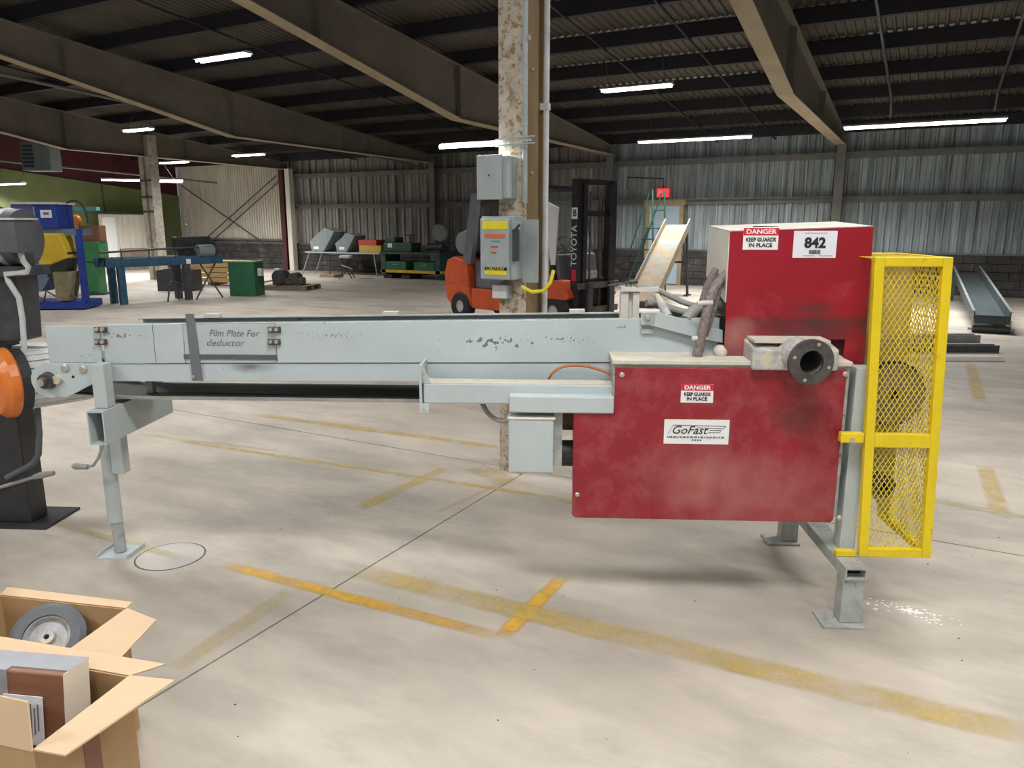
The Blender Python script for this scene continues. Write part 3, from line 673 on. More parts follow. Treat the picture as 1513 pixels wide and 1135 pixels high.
# drive behind the mesh
ib = MB().prism([(gx0 + .03, gz1 - .03), (gx1 - .03, gz1 - .03), (gx1 - .03, gz0 + .05), (gx0 + .03, gz0 + .36)], .22, .23).build('drive_backplate', 'tan_dirty', mc)
wc = ((gx0 + gx1) / 2 + .01, .10, gzm + .16)
MB().lathe([(.02, -.03), (.125, -.03), (.125, -.02), (.118, 0), (.125, .02), (.125, .03), (.02, .03)], wc, (0, 1, 0), 28).build('drive_pulley', 'khaki', mc)
MB().lathe([(.02, -.03), (.05, -.03), (.05, .03), (.02, .03)], (wc[0], .10, gz0 + .26), (0, 1, 0), 20).build('motor_pulley', 'cast_iron', mc)
MB().lathe([(.128, -.012), (.137, -.012), (.137, .012), (.128, .012)], wc, (0, 1, 0), 28).build('drive_belt', 'rubber', mc)
# conveyor: side plates
YC, YC2 = .20, .54
zt_l, zt_r = ML(160, 480, YC)[1], ML(1060, 470, YC)[1]
def ztop(x): return zt_l + (x - xl_) / (xr_ - xl_) * (zt_r - zt_l)
xl_, xr_ = ML(152, 500, YC)[0], ML(1062, 500, YC)[0]
zf_l, zf_r = ML(160, 537, YC)[1], ML(1060, 535, YC)[1]; zb_l, zb_r = ML(160, 564, YC)[1], ML(905, 562, YC)[1]
M['side_paint'] = mat('side_paint', (.47, .54, .56), .5, var=.08, scale=2.5, col2=(.13, .14, .18), lo=.68, hi=.70, scale2=11,
    spots=[(xl_ + .10, YC, zt_l - .045, .22, .3, .03, (.16, .18, .22), .9, 60), (xl_ + 1.05, YC, zt_l - .04, .30, .3, .03, (.20, .22, .26), .8, 110), (xl_ + 2.05, YC, zt_l - .05, .26, .3, .022, (.13, .15, .2), .95, 85), (xl_ + 2.28, YC, zt_r - .04, .05, .3, .03, (.17, .16, .17), .9, 50), (xl_ + 1.75, YC, zt_l - .06, .3, .3, .07, (.13, .15, .2), .95, 45),
           (xl_ + .66, YC, zf_l - .01, .13, .3, .035, (.10, .10, .10), .9)])
xs0 = ML(272, 510, YC)[0]; xs1 = ML(408, 510, YC)[0]
def strip(x0, x1, za, zb2, y0, y1, m, name='side_plate', bev=.002):
    return MB().hexa([(x0, y0, za(x0)), (x1, y0, za(x1)), (x1, y1, za(x1)), (x0, y1, za(x0)), (x0, y0, zb2(x0)), (x1, y0, zb2(x1)), (x1, y1, zb2(x1)), (x0, y1, zb2(x0))]).build(name, m, mc, bev)
lin = lambda a, b: (lambda x: a + (x - xl_) / (xr_ - xl_) * (b - a))
zf, zbm = lin(zf_l, zf_r), lin(zb_l, zb_r)
xq = ML(228, 510, YC)[0]
strip(xl_, xs0 - .002, zf, ztop, YC, YC + .006, 'side_paint')
strip(xs0 + .001, xs1 - .002, zf, lambda x: ztop(x) - .004, YC + .001, YC + .006, 'grey_clean')
strip(xs1 + .001, xr_, zf, ztop, YC, YC + .006, 'side_paint')
strip(xl_, xr_, zbm, lambda x: zf(x) - .004, YC + .006, YC + .012, 'side_paint', 'lower_channel')
strip(xl_, xr_, zbm, lambda x: zbm(x) + .006, YC + .012, YC + .05, 'grey_paint', 'channel_lip')
strip(xl_, xr_, lambda x: ztop(x) - .004, lambda x: ztop(x), YC + .004, YC + .045, 'grey_worn', 'top_lip')
strip(xl_, xr_, lambda x: zbm(x) + .01, lambda x: ztop(x) - .008, YC2, YC2 + .006, 'grey_paint', 'far_side_plate')
strip(xl_, xr_, lambda x: ztop(x) - .014, lambda x: ztop(x) - .008, YC2 - .04, YC2, 'grey_worn', 'far_top_lip')
strip(xl_ + .05, xr_, lambda x: zf(x) + .05, lambda x: zf(x) + .056, YC + .014, YC2 - .002, 'belt_grey', 'carry_belt')
for px in (580, 852, 320): 
    x_, z_ = ML(px, 468, YC2); MB().box(x_ - .035, x_ + .035, YC2 - .06, YC2 - .01, ztop(x_) - .008, ztop(x_) + .010).build('rail_clip', 'dusty_white', mc)
MB().box(xq - .001, xq + .001, YC - .0006, YC, zf(xq), ztop(xq)).build('plate_seam', 'dark_metal', mc)
# dark straps on the wider plate
a, b = ML(283, 480, YC), ML(288, 562, YC)
MB().hexa([(a[0] - .016, YC - .004, b[1]), (a[0] + .03, YC - .004, b[1]), (a[0] + .03, YC - .001, b[1]), (a[0] - .016, YC - .001, b[1]), (a[0] - .022, YC - .004, ztop(0) - .004), (a[0] + .016, YC - .004, ztop(0) - .004), (a[0] + .016, YC - .001, ztop(0) - .004), (a[0] - .022, YC - .001, ztop(0) - .004)]).build('clamp_strap', 'charcoal', mc)
x0, x1, z0, z1 = rectpx(272, 524, 409, 531, YC); MB().box(x0, x1, YC - .003, YC + .001, z0, z1).build('rub_strip', 'motor_grey', mc)
p = P3(287, 556, YC); MB().cyl((p.x, YC - .004, p.z), (p.x, YC - .010, p.z), .007, n=8).build('strap_bolt', 'bolt', mc)
text('Film Plate For', .042, 'pencil', mc, (*[ML(345, 493, YC)[0], YC - .0004], ML(345, 493, YC)[1]), shear=.3, name='handwriting', thick=.0002, sx=.95)
text('deductor', .042, 'pencil', mc, (ML(332, 507, YC)[0], YC - .0004, ML(332, 507, YC)[1]), shear=.3, name='handwriting', thick=.0002, sx=1.1)
for px, py in ((150, 487), (150, 505), (406, 487), (406, 505)):
    p = P3(px, py, YC); bt = MB().box(p.x - .028, p.x + .028, YC - .012, YC, p.z - .013, p.z + .013).build('splice_plate', 'cast_iron', mc, .003)
    for q in (-.013, .013): MB().cyl((p.x + q, YC - .012, p.z + .002), (p.x + q, YC - .022, p.z + .002), .0085, n=8).build('splice_bolt', 'bolt', bt)
# tail end
MB().prism(poly([(66, 482), (148, 481), (150, 536), (73, 536)], YC), YC, YC + .008).build('tail_plate', 'grey_paint', mc, .002)
c0 = ML(72, 562, YC - .01); R_ = .082
pts = [ML(140, 537, YC - .01), ML(140, 566, YC - .01), ML(98, 588, YC - .01)]
arc = [(c0[0] + R_ * math.cos(t), c0[1] + R_ * math.sin(t)) for t in [math.radians(-70 - k * 20) for k in range(9)]]
MB().prism(pts + arc + [(c0[0] - .01, pts[0][1])], YC - .012, YC - .001).build('bearing_plate', 'grey_paint', mc, .002)
MB().prism(pts + arc + [(c0[0] - .01, pts[0][1])], YC2 + .007, YC2 + .016).build('bearing_plate', 'grey_paint', mc, .002)
MB().lathe([(.0003, -.055), (.018, -.055), (.02, -.04), (.02, -.03), (.034, -.03), (.036, -.012), (.04, -.0)], (c0[0], YC - .012, c0[1]), (0, 1, 0), 20).build('shaft_bearing', 'cast_iron', mc)
MB().cyl((c0[0], YC - .05, c0[1]), (c0[0], YC - .07, c0[1]), .016, n=14).build('shaft_end', 'bolt', mc)
MB().cyl((c0[0] + .045, YC - .012, c0[1] + .005), (c0[0] + .045, YC - .03, c0[1] + .005), .02, n=12).build('bearing_housing', 'duct', mc)
MB().cyl((c0[0], YC + .01, c0[1]), (c0[0], YC2, c0[1]), .06, n=24).build('tail_roller', 'rubber', mc)
for px, py in ((97, 543), (124, 545)):
    p = P3(px, py, YC - .012); MB().lathe([(.0003, -.012), (.01, -.012), (.018, -.008), (.018, 0)], p, (0, 1, 0), 8).build('plate_bolt', 'bolt', mc)
p = P3(108, 557, YC - .012); MB().cyl((p.x, p.y - .0008, p.z), (p.x, p.y, p.z), .007, n=10).build('plate_hole', 'ink', mc)
# return belt
zr0 = ML(400, 590, YC + .02)[1]; zr1 = zr0 + .02
xk = ML(625, 580, .3)[0]
rb = MB().hexa([(c0[0], YC + .02, c0[1] - .062), (c0[0] + .27, YC + .02, zr0), (c0[0] + .27, YC2 - .02, zr0), (c0[0], YC2 - .02, c0[1] - .062), (c0[0], YC + .02, c0[1] - .056), (c0[0] + .27, YC + .02, zr0 + .008), (c0[0] + .27, YC2 - .02, zr0 + .008), (c0[0], YC2 - .02, c0[1] - .056)])
rb.box(c0[0] + .27, 1.0 + XP0 - .3, YC + .02, YC2 - .02, zr0, zr0 + .008)
rb.build('return_belt', 'rubber', mc)
MB().prism([(c0[0] + .06, c0[1] - .05), (c0[0] + .26, zr0 + .005), (c0[0] + .26, zbm(xl_) - .0), (c0[0] + .2, zbm(xl_))], YC + .03, YC + .05).build('belt_scraper', 'rubber', mc)
MB().box(c0[0] + .27, XP0, YC + .012, YC + .019, zr0 - .006, zr0 + .009).build('belt_edge_rail', 'hose_grey', mc)
for px in (219,): x_ = ML(px, 570, .3)[0]; MB().box(x_, x_ + .03, YC + .08, YC + .11, zr0 + .008, zbm(x_) + .03).build('cross_tie', 'hose_grey', mc)
# jack leg
YJ = .10
x0, x1, z0, z1 = rectpx(140, 540, 166, 600, YJ)
tz1 = ML(150, 606, YJ)[1]; tz0 = ML(150, 655, YJ)[1]; tx_0, tx_1 = rectpx(136, 606, 162, 655, YJ)[:2]
tx_1 = tx_0 + .075
MB().box(tx_0 + .008, tx_0 + .068, YJ + .02, YC - .013, tz1, z1).build('jack_upright', 'grey_clean', mc, .006)
MB().box(tx_0 + .008, tx_0 + .068, YC2 + .02, YC2 + .08, tz1, z1).build('jack_upright', 'grey_clean', mc, .006)
cb = MB(); t_ = .006; ye = YC2 + .13
cb.box(tx_0, tx_1, YJ - .03, ye, tz1 - t_, tz1).box(tx_0, tx_1, YJ - .03, ye, tz0, tz0 + t_).box(tx_0, tx_0 + t_, YJ - .03, ye, tz0 + t_, tz1 - t_).box(tx_1 - t_, tx_1, YJ - .03, ye, tz0 + t_, tz1 - t_)
cb.build('jack_crossbeam', 'grey_clean', mc)
MB().box(tx_0 + t_, tx_1 - t_, YJ + .12, YJ + .125, tz0 + t_, tz1 - t_).build('beam_hollow', 'black_metal', mc)
yj = .37; xj = ML(180, 815, yj)[0]; jz = lambda py: ML(180, py, yj)[1]
MB().cyl((xj - .014, yj, jz(770)), (xj - .014, yj, tz0), .034, n=18).build('jack_outer_tube', 'grey_clean', mc)
MB().box(xj + .015, xj + .075, yj - .03, yj + .03, jz(698), tz0).build('jack_bracket', 'grey_clean', mc, .005)
MB().cyl((xj - .005, yj, .01), (xj - .01, yj, jz(765)), .028, n=18).build('jack_inner_tube', 'grey_worn', mc)
MB().box(xj - .085, xj + .075, yj - .08, yj + .08, 0, .006).box(xj - .085, xj - .079, yj - .08, yj + .08, .006, .02).box(xj + .069, xj + .075, yj - .08, yj + .08, .006, .02).build('jack_foot', 'grey_clean', mc)
hk = [P3(152, 658, .26), P3(146, 676, .26), P3(138, 688, .26), P3(128, 690, .26)]
ck = MB().tube(hk, .007).build('crank_arm', 'steel', mc); MB().tube([P3(130, 690, .26), P3(112, 689, .26), P3(107, 689, .26)], [.012, .016, .009], 10).build('crank_grip', 'hose_grey', ck)
# lower side beams and hanging motor box
YA = .05
x0, x1, z0, z1 = rectpx(622, 568, 907, 598, YA)
MB().box(x0 + .01, XN, YA, YA + .10, z0, z1).build('support_beam', 'grey_clean', mc, .006)
MB().box(x0 + .01, XN, YA + .004, YA + .096, z1, z1 + .002).build('beam_dust', 'dust_top', mc)
ex0, ex1, ez0, ez1 = rectpx(620, 539, 634, 609, YA)
MB().box(ex0, ex0 + .01, YA - .01, YC, ez0, ez1).box(ex0 + .01, ex0 + .04, YA - .01, YA + .002, ez0, z0).prism([(ex0 + .01, z1), (ex0 + .05, z1), (ex0 + .01, ez1)], YA, YA + .008).build('beam_end_plate', 'grey_clean', mc)
for py in (547, 556, 604): p = P3(626, py, YA - .01); MB().cyl(p, p + Vector((0, -.004, 0)), .006, n=8).build('end_bolt', 'bolt', mc)
x0, x1, z0, z1 = rectpx(752, 586, 907, 611, -.01)
MB().box(x0, XN - .001, -.01, YA, z0, z1).build('lower_beam', 'grey_clean', mc, .006)
x0, x1, z0, z1 = rectpx(751, 619, 818, 700, -.01)
bxm = MB().box(x0, x1, -.01, .14, z0, z1).build('motor_box', 'grey_clean', mc, .008, 'grey sheet-metal motor box hanging under the beam')
MB().box(x0 - .003, x1 + .006, -.013, .14, z1 - .004, z1 + .004).build('motor_box_lid', 'dusty_white', bxm, .002)
MB().box(x1 + .001, x1 + .035, .03, .16, z0 + .02, z1 + .02).build('motor_bracket', 'grey_worn', mc)
MB().cyl((x1 + .03, .12, z0 + .06), (XP0 + .05, .12, z0 + .06), .05, n=18).build('motor_body', 'black_metal', mc)
MB().box(x1 - .02, XP0 + .04, .1, .3, z0 - .0, z0 + .02).build('motor_base', 'black_metal', mc)
MB().box(x1 + .04, x1 + .09, .25, .32, z0 + .12, z1 + .05).build('rusty_plate', 'parcel_brown', mc)
MB().tube(bez(P3(712, 592, .2), P3(716, 612, .15), P3(735, 628, .1), (x0 + .0, .09, z1 - .03)), .011).build('motor_cable', 'hose_grey', mc)
MB().tube(bez(P3(810, 562, .17), P3(818, 535, .12), P3(862, 532, .12), P3(906, 555, .12), 14), .006).build('orange_cable', 'orange_cable', mc)
# bracket plates at the head end
MB().prism(poly([(948, 462), (972, 461), (1068, 488), (1068, 507), (1032, 500), (950, 478)], YC - .03), YC - .03, YC - .02).build('head_bracket', 'grey_clean', mc, .002)
MB().box(*rectpx(948, 462, 968, 480, YC - .03)[:2], YC - .03, YC, ML(950, 480, YC - .03)[1], ML(950, 462, YC - .03)[1]).build('head_bracket_block', 'grey_clean', mc)
p = P3(957, 469, YC - .03); MB().lathe([(.0003, -.008), (.008, -.008), (.013, 0)], p, (0, 1, 0), 10).build('bracket_bolt', 'bolt', mc)
p = P3(956, 489, YC - .005); MB().box(p.x - .025, p.x + .025, YC - .012, YC, p.z - .01, p.z + .01).build('bracket_pad', 'grey_clean', mc)
x0, x1, z0, z1 = rectpx(917, 432, 945, 463, .34); MB().box(x0, x0 + .035, .34, .36, z0 - .1, z1).box(x1 - .03, x1, .34, .40, z0 - .1, z1).box(x0, x1, .36, .4, z0 - .1, z1).build('sensor_post', 'dusty_white', mc, .003)
MB().box(x0 - .0, x1 + .08, .33, .37, z1 + .004, z1 + .024).build('sensor_bar', 'dusty_white', mc)
MB().cyl(P3(898, 422, .33), P3(938, 416, .33), .004).cyl(P3(930, 417, .33), P3(942, 415, .33), .011).build('sensor_rod', 'cast_iron', mc)
for px in (926, 932): MB().cyl(P3(px, 432, .34), P3(px, 416, .34), .006).build('sensor_stud', 'steel', mc)
MB().tube(bez(P3(940, 424, .34), P3(985, 420, .36), P3(990, 455, .34), P3(1060, 455, .30), 14), .012).build('air_hose', 'hose_grey', mc)
MB().tube(bez(P3(955, 448, .33), P3(990, 450, .36), P3(1000, 468, .30), P3(1050, 462, .28), 12), .017).build('air_hose', 'hose_grey', mc)
MB().tube(bez(P3(1015, 472, .22), P3(1030, 445, .25), P3(1055, 450, .26), P3(1075, 452, .28), 12), .026).build('flex_hose', 'hose_grey', mc)
MB().tube([P3(970, 436, .3), P3(978, 450, .26), P3(987, 468, .22)], [.012, .02, .02], 10).build('air_cylinder', 'duct', mc)
MB().tube(bez(P3(1077, 404, .18), P3(1048, 418, .12), P3(1050, 450, .1), P3(1028, 533, .10), 14), .021).build('braided_cable', 'braid', mc)
MB().tube(bez(P3(1072, 412, .2), P3(1060, 420, .14), P3(1060, 450, .12), P3(1040, 500, .12), 14), .012).build('braided_cable', 'braid', mc)
MB().tube(bez(P3(1060, 398, .3), P3(1045, 420, .3), P3(1045, 430, .3), P3(1038, 450, .3), 10), .02).build('braided_cable', 'braid', mc)
for px, py in ((1042, 447), (1033, 499)):
    p = P3(px, py, .10); MB().cyl(p - Vector((.03, 0, .004)), p + Vector((.03, 0, 0)), .01, n=8).build('cable_tie', 'white_dusty', mc)
MB().box(ML(1048, 470, .3)[0], ux0 + .05, .3, .46, ZP1 + .03, ML(1050, 470, .3)[1]).build('drive_block', 'grey_worn', mc)
MB().box(ML(1066, 440, .25)[0], ux0 + .08, .24, .34, ZP1 + .06, ML(1066, 470, .25)[1]).build('drive_bearing', 'cast_iron', mc)
MB().ball(P3(1064, 520, .14), .03, .04, .03).build('sawdust_heap', 'dust_top', mc)
# ================================================================== cardboard boxes
def carton(name, corner, rz, W_, L_, H_, label, flaps):
    r = thing(name, corner, rz, label, 'box', 'open cardboard boxes'); t = .005     # origin: back right corner
    for a in ((-W_, 0, -t, 0), (-W_, 0, -L_, -L_ + t), (-W_, -W_ + t, -L_ + t, -t), (-t, 0, -L_ + t, -t)):
        MB().box(a[0], a[1], a[2], a[3], 0, H_).build('side', 'card', r)
    MB().box(-W_ + t, -t, -L_ + t, -t, .001, .006).build('bottom', 'card', r)
    for (a, b, c2, d) in flaps:
        a, b, c2, d = map(Vector, (a, b, c2, d)); n = (b - a).cross(d - a).normalized() * .0045
        MB().hexa([a, b, c2, d, a + n, b + n, c2 + n, d + n]).build('flap', 'card_pale', r)
    return r
H1 = .42; c1 = G(192, 1000, H1)
cr = carton('cardboard_box', (c1.x, c1.y, 0), YAW - math.radians(15), .52, .30, H1, 'open cardboard box holding a brown parcel with a shipping label',
       [((0, -.30, H1), (.10, -.31, H1 + .012), (.125, .02, H1 - .005), (0, 0, H1)), ((-.52, 0, H1), (0, 0, H1), (.07, .055, H1 + .012), (-.50, .05, H1 + .012)),
        ((-.52, -.30, H1), (0, -.30, H1), (-.01, -.285, H1 + .115), (-.50, -.28, H1 + .12)), ((-.52, -.30, H1), (-.52, 0, H1), (-.66, -.02, H1 + .03), (-.66, -.28, H1 + .03))])
MB().box(-.30, -.22, -.302, -.300, 0, H1).build('packing_tape', 'parcel_brown', cr); MB().box(.0005, .002, -.17, -.12, .0, H1).build('packing_tape', 'parcel_brown', cr)
# parcel standing in the box
pr = thing('parcel', cr.matrix_basis @ Vector((-.085, -.075, .165)), YAW - math.radians(8), 'brown parcel in grey wrap with a white shipping label', 'parcel'); pr.rotation_euler[0] = math.radians(-6)
MB().box(-.34, 0, -.09, .0, 0, .32).build('carton', 'parcel_brown', pr, .004)
MB().box(-.345, -.155, -.093, .003, -.0, .323).box(-.155, .003, -.072, .003, .3205, .3235).build('grey_wrap', 'wrap_grey', pr)
MB().box(.001, .004, -.09, .0, .0, .322).build('pale_edge', 'card_edge', pr)
lb = MB().box(-.165, -.055, -.0955, -.0935, .13, .26).build('shipping_label', 'label_white', pr)
bm = MB()
for k in range(9): bm.box(-.158, -.135, -.0965, -.0955, .14 + k * .006, .143 + k * .006)
bm.box(-.16, -.13, -.0965, -.0955, .21, .25)
for k in range(6): bm.box(-.12 + k * .01, -.117 + k * .01, -.0965, -.0955, .15 + .01 * (k % 3), .23 + .01 * (k % 2))
bm.build('label_print', 'pencil', lb)
H2 = .42; c2 = G(187, 900, H2)
cr2 = carton('cardboard_box', (c2.x, c2.y, 0), YAW - math.radians(11), .46, .24, H2, 'open cardboard box holding a small spoked wheel',
       [((0, -.24, H2), (.12, -.23, H2 - .05), (.10, -.0, H2 - .03), (0, 0, H2)), ((-.46, 0, H2), (0, 0, H2), (-.0, .03, H2 + .006), (-.46, .03, H2 + .012)),
        ((-.46, -.24, H2), (-.46, 0, H2), (-.50, .0, H2 + .14), (-.50, -.24, H2 + .14)), ((-.46, -.24, H2), (-.30, -.24, H2), (-.36, -.225, H2 + .09), (-.46, -.22, H2 + .06))])
wh = thing('small_wheel', cr2.matrix_basis @ Vector((-.19, -.11, .36)), YAW, 'small dusty wheel lying in the open cardboard box', 'wheel')
ax_ = Vector((.25, -.72, .66)); ax_.normalize()
MB().lathe([(.065, -.03), (.09, -.028), (.105, -.018), (.105, .018), (.09, .028), (.065, .03)], (0, 0, 0), ax_, 28).build('tyre', 'motor_grey', wh)
MB().lathe([(.066, .022), (.06, .024), (.052, .006), (.022, .006), (.02, .03), (.008, .03), (.008, 0)], (0, 0, 0), ax_, 24).build('rim', 'duct', wh)
MB().lathe([(.0003, .012), (.0085, .012)], (0, 0, 0), ax_, 12).build('bore', 'ink', wh)
MB().box(-.44, -.02, -.22, -.02, .02, .24).build('packing', 'khaki', cr2)
# ================================================================== things further back
def pxm(n, fw): return n * (fw * CP + .25) / F          # picture pixels -> metres at forward distance fw
CAMR = YAW
# ---- forklift
fk = thing('forklift', AT(768, 12.5), YAW - math.radians(45), 'orange and charcoal forklift parked behind the near column', 'forklift')
cw = MB().prism([(-1.25, .35), (-1.30, .75), (-1.22, 1.0), (-1.05, 1.06), (-.72, 1.0), (-.62, .25), (-1.1, .22)], -.52, .52).build('counterweight', 'orange', fk, .03)
MB().box(-1.20, -1.0, -.521, -.50, .60, .62).build('weight_seam', 'charcoal', cw)
MB().prism([(-.64, .22), (-.64, .55), (1.05, .55), (1.30, .42), (1.30, .22)], -.50, .50).build('chassis', 'orange', fk, .02)
MB().prism([(-.62, .55), (-.62, 1.0), (.25, 1.0), (.45, .55)], -.42, .42).build('engine_hood', 'charcoal', fk, .02)
MB().box(-.52, -.10, -.24, .24, 1.0, 1.10).build('seat_cushion', 'seat_black', fk, .03)
MB().hexa([(-.60, -.23, 1.08), (-.50, -.23, 1.08), (-.50, .23, 1.08), (-.60, .23, 1.08), (-.70, -.2, 1.55), (-.62, -.2, 1.55), (-.62, .2, 1.55), (-.70, .2, 1.55)]).build('seat_back', 'seat_black', fk, .03)
MB().prism([(.95, .5), (1.30, .5), (1.22, 1.15), (1.08, 1.15)], -.44, .44).build('dash_cowl', 'charcoal', fk, .02)
MB().cyl((1.08, .1, 1.1), (.82, .1, 1.28), .025).build('steering_column', 'seat_black', fk)
MB().tube([(.82 + .11 * math.cos(t) * .6, .1 + .17 * math.sin(t), 1.28 + .12 * math.cos(t)) for t in [k * math.pi / 10 for k in range(21)]], .014, 6).build('steering_wheel', 'seat_black', fk)
for s in (-1, 1):
    MB().hexa([(-.82, s * .47 - .05, .95), (-.62, s * .47 - .05, .95), (-.62, s * .47 + .05, .95), (-.82, s * .47 + .05, .95), (-.62, s * .45 - .04, 2.08), (-.46, s * .45 - .04, 2.08), (-.46, s * .45 + .04, 2.08), (-.62, s * .45 + .04, 2.08)]).build('rear_pillar', 'charcoal', fk)
    MB().hexa([(1.18, s * .46 - .035, .5), (1.28, s * .46 - .035, .5), (1.28, s * .46 + .035, .5), (1.18, s * .46 + .035, .5), (.86, s * .45 - .03, 2.08), (.94, s * .45 - .03, 2.08), (.94, s * .45 + .03, 2.08), (.86, s * .45 + .03, 2.08)]).build('front_pillar', 'mast', fk)
    MB().box(-.66, .98, s * .47 - .05, s * .47 + .05, 2.08, 2.15).build('roof_rail', 'dark_metal', fk)
for x in (-.64, -.37, -.10, .17, .44, .71, .96): MB().box(x - .02, x + .02, -.42, .42, 2.09, 2.15).build('roof_bar', 'mast', fk)
for s in (-1, 1):
    for x, r_ in ((-.88, .24), (1.22, .31)):
        wl_ = MB().lathe([(.10, -.09), (r_ - .03, -.09), (r_, -.06), (r_, .06), (r_ - .03, .09), (.10, .09)], (x, s * .46, r_), (0, 1, 0), 24).build('wheel', 'rubber', fk)
        MB().cyl((x, s * .46 - .07, r_), (x, s * .46 + .07, r_), .11, n=16).build('hub', 'white_dusty', wl_)
    MB().prism([(.88, .62), (1.05, .78), (1.42, .78), (1.56, .55), (1.5, .5), (.95, .5)], s * .46 - .11, s * .46 + .11).build('front_fender', 'orange', fk, .015)
    MB().box(1.48, 1.60, s * .40 - .05, s * .40 + .05, .08, 2.22).build('mast_outer_rail', 'mast', fk)
    MB().box(1.52, 1.62, s * .30 - .04, s * .30 + .04, .10, 2.16).build('mast_inner_rail', 'mast', fk)
    MB().cyl((1.48, s * .22, .2), (1.48, s * .22, 1.95), .035).build('lift_cylinder', 'greasy', fk)
    MB().cyl((1.56, s * .12, .5), (1.56, s * .12, 2.05), .016).build('lift_chain', 'greasy', fk)
    MB().box(1.66, 1.70, s * .25 - .05, s * .25 + .05, .08, .75).box(1.70, 2.6, s * .25 - .05, s * .25 + .05, .07, .11).build('fork', 'dark_metal', fk)
for z in (2.14, 1.70, .72, .25): MB().box(1.49, 1.58, -.35, .35, z, z + .08).build('mast_crossbar', 'mast', fk)
for z in (.30, .66): MB().box(1.62, 1.66, -.46, .46, z, z + .09).build('carriage_bar', 'greasy', fk)
MB().prism([(1.24, .45), (1.48, .40), (1.52, .72), (1.36, .9)], -.30, .30).build('tilt_linkage', 'greasy', fk)
MB().cyl((-.98, -.36, 1.28), (-.98, .36, 1.28), .19, n=20).build('gas_tank', 'case_grey', fk)
MB().tube([(-.98 + .2 * math.cos(t), -.25, 1.28 + .2 * math.sin(t)) for t in [k * math.pi / 8 for k in range(9)]], .014, 6).build('tank_strap', 'white', fk)
MB().box(-1.08, -.88, -.3, .3, 1.05, 1.11).build('tank_cradle', 'seat_black', fk)
MB().hexa([(1.14, -.42, 1.1), (1.17, -.42, 1.1), (1.17, .42, 1.1), (1.14, .42, 1.1), (.92, -.41, 2.05), (.94, -.41, 2.05), (.94, .41, 2.05), (.92, .41, 2.05)]).build('windscreen', 'glass', fk)
MB().hexa([(1.16, -.53, 1.0), (1.24, -.53, 1.0), (1.24, -.51, 1.0), (1.16, -.51, 1.0), (.98, -.53, 1.95), (1.3, -.53, 1.82), (1.3, -.51, 1.82), (.98, -.51, 1.95)]).build('paper_sheet', 'white', fk)
MB().box(1.0, 1.10, -.50, -.46, .62, 1.5).build('grab_panel', 'white_dusty', fk)
o = MB().box(1.485, 1.595, -.4525, -.4505, 1.66, 1.82).build('number_decal', 'label_white', fk)
text('B', .13, 'ink', o, (1.54, -.4535, 1.74), bold=.003)
o = text('TOYOTA', .15, 'white', fk, (1.54, -.4515, 1.28), rot=(math.pi / 2, -math.pi / 2, 0), name='mast_lettering', sx=.95)
MB().box(1.50, 1.58, -.4525, -.4505, .78, .94).build('red_emblem', 'sign_red', fk)
for k, (x, z) in enumerate(((-.30, 1.14), (-.24, 1.10))):
    tag(MB().box(0, .16, -.08, .08, 0, .13).build('paper_carton', 'white'), 'small white carton left on the forklift seat', 'box') if k == 0 else None
bpy.data.objects['paper_carton'].location = fk.matrix_basis @ Vector((-.45, -.15, 1.101)); bpy.data.objects['paper_carton'].rotation_euler[2] = YAW - .6

# ---- left pedestal machine with orange guard
pm_ = thing('pedestal_machine', G(47, 776), YAW - math.radians(3), 'black pedestal machine with orange disc guard and slatted drum', 'machine')
MB().box(-.85, .12, -.06, .24, 0, .014).build('base_plate', 'black_metal', pm_)
MB().hexa([(-.75, 0, .014), (0, 0, .014), (.0, .14, .014), (-.75, .14, .014), (-.70, 0, .72), (.0, 0, .72), (.0, .14, .72), (-.70, .14, .72)]).build('pedestal', 'black_metal', pm_, .008)
MB().box(-.7, -.12, .16, .26, .70, 1.0).build('neck', 'dark_metal', pm_)
MB().box(-.7, -.05, .14, .26, .62, .70).build('neck_foot', 'dark_metal', pm_)
MB().hexa([(-.6, .04, 1.0), (.06, .04, 1.0), (.06, .2, 1.0), (-.6, .2, 1.0), (-.6, .04, 1.36), (.08, .04, 1.36), (.08, .2, 1.36), (-.6, .2, 1.36)]).build('upper_column', 'dark_metal', pm_, .01)
mz = D(10, 352, 3.9).z
bpy.context.view_layer.update(); MX = (pm_.matrix_basis.inverted() @ D(47, 345, 3.86)).x + .0
mtr = MB().cyl((MX - .75, .12, mz), (MX - .11, .12, mz), .145, n=26).build('motor', 'motor_grey', pm_)
for k in range(12):
    MB().lathe([(.146, 0), (.160, .004), (.160, .010), (.146, .014)], (MX - .62 + k * .034, .12, mz), (1, 0, 0), 26).build('cooling_fin', 'motor_grey', mtr)
MB().lathe([(.150, 0), (.152, .02), (.12, .07), (.05, .085), (.0005, .085)], (MX - .2, .12, mz), (1, 0, 0), 24).build('end_bell', 'white_dusty', mtr)
MB().box(MX - .17, MX - .035, -.06, .10, mz - .07, mz + .09).build('terminal_box', 'motor_grey', mtr, .01)
MB().box(MX - .18, MX - .025, -.07, .11, mz + .09, mz + .10).build('terminal_lid', 'white_dusty', mtr)
MB().box(-.7, .12, .0, .24, mz - .19, mz - .14).build('motor_shelf', 'dark_metal', pm_)
def q(px, py, f=3.86): return pm_.matrix_basis.inverted() @ D(px, py, f)
bpy.context.view_layer.update()
MB().tube([q(30, 372), q(34, 385), q(42, 395), q(40, 402), q(8, 405), q(12, 415), q(28, 440), q(33, 470), q(36, 515), q(38, 560)], .014, 8).build('conduit', 'white_dusty', pm_)
MB().tube([q(54, 590), q(58, 640), q(57, 672), q(48, 686), q(10, 706)], .016, 8).build('bent_pipe', 'motor_grey', pm_)
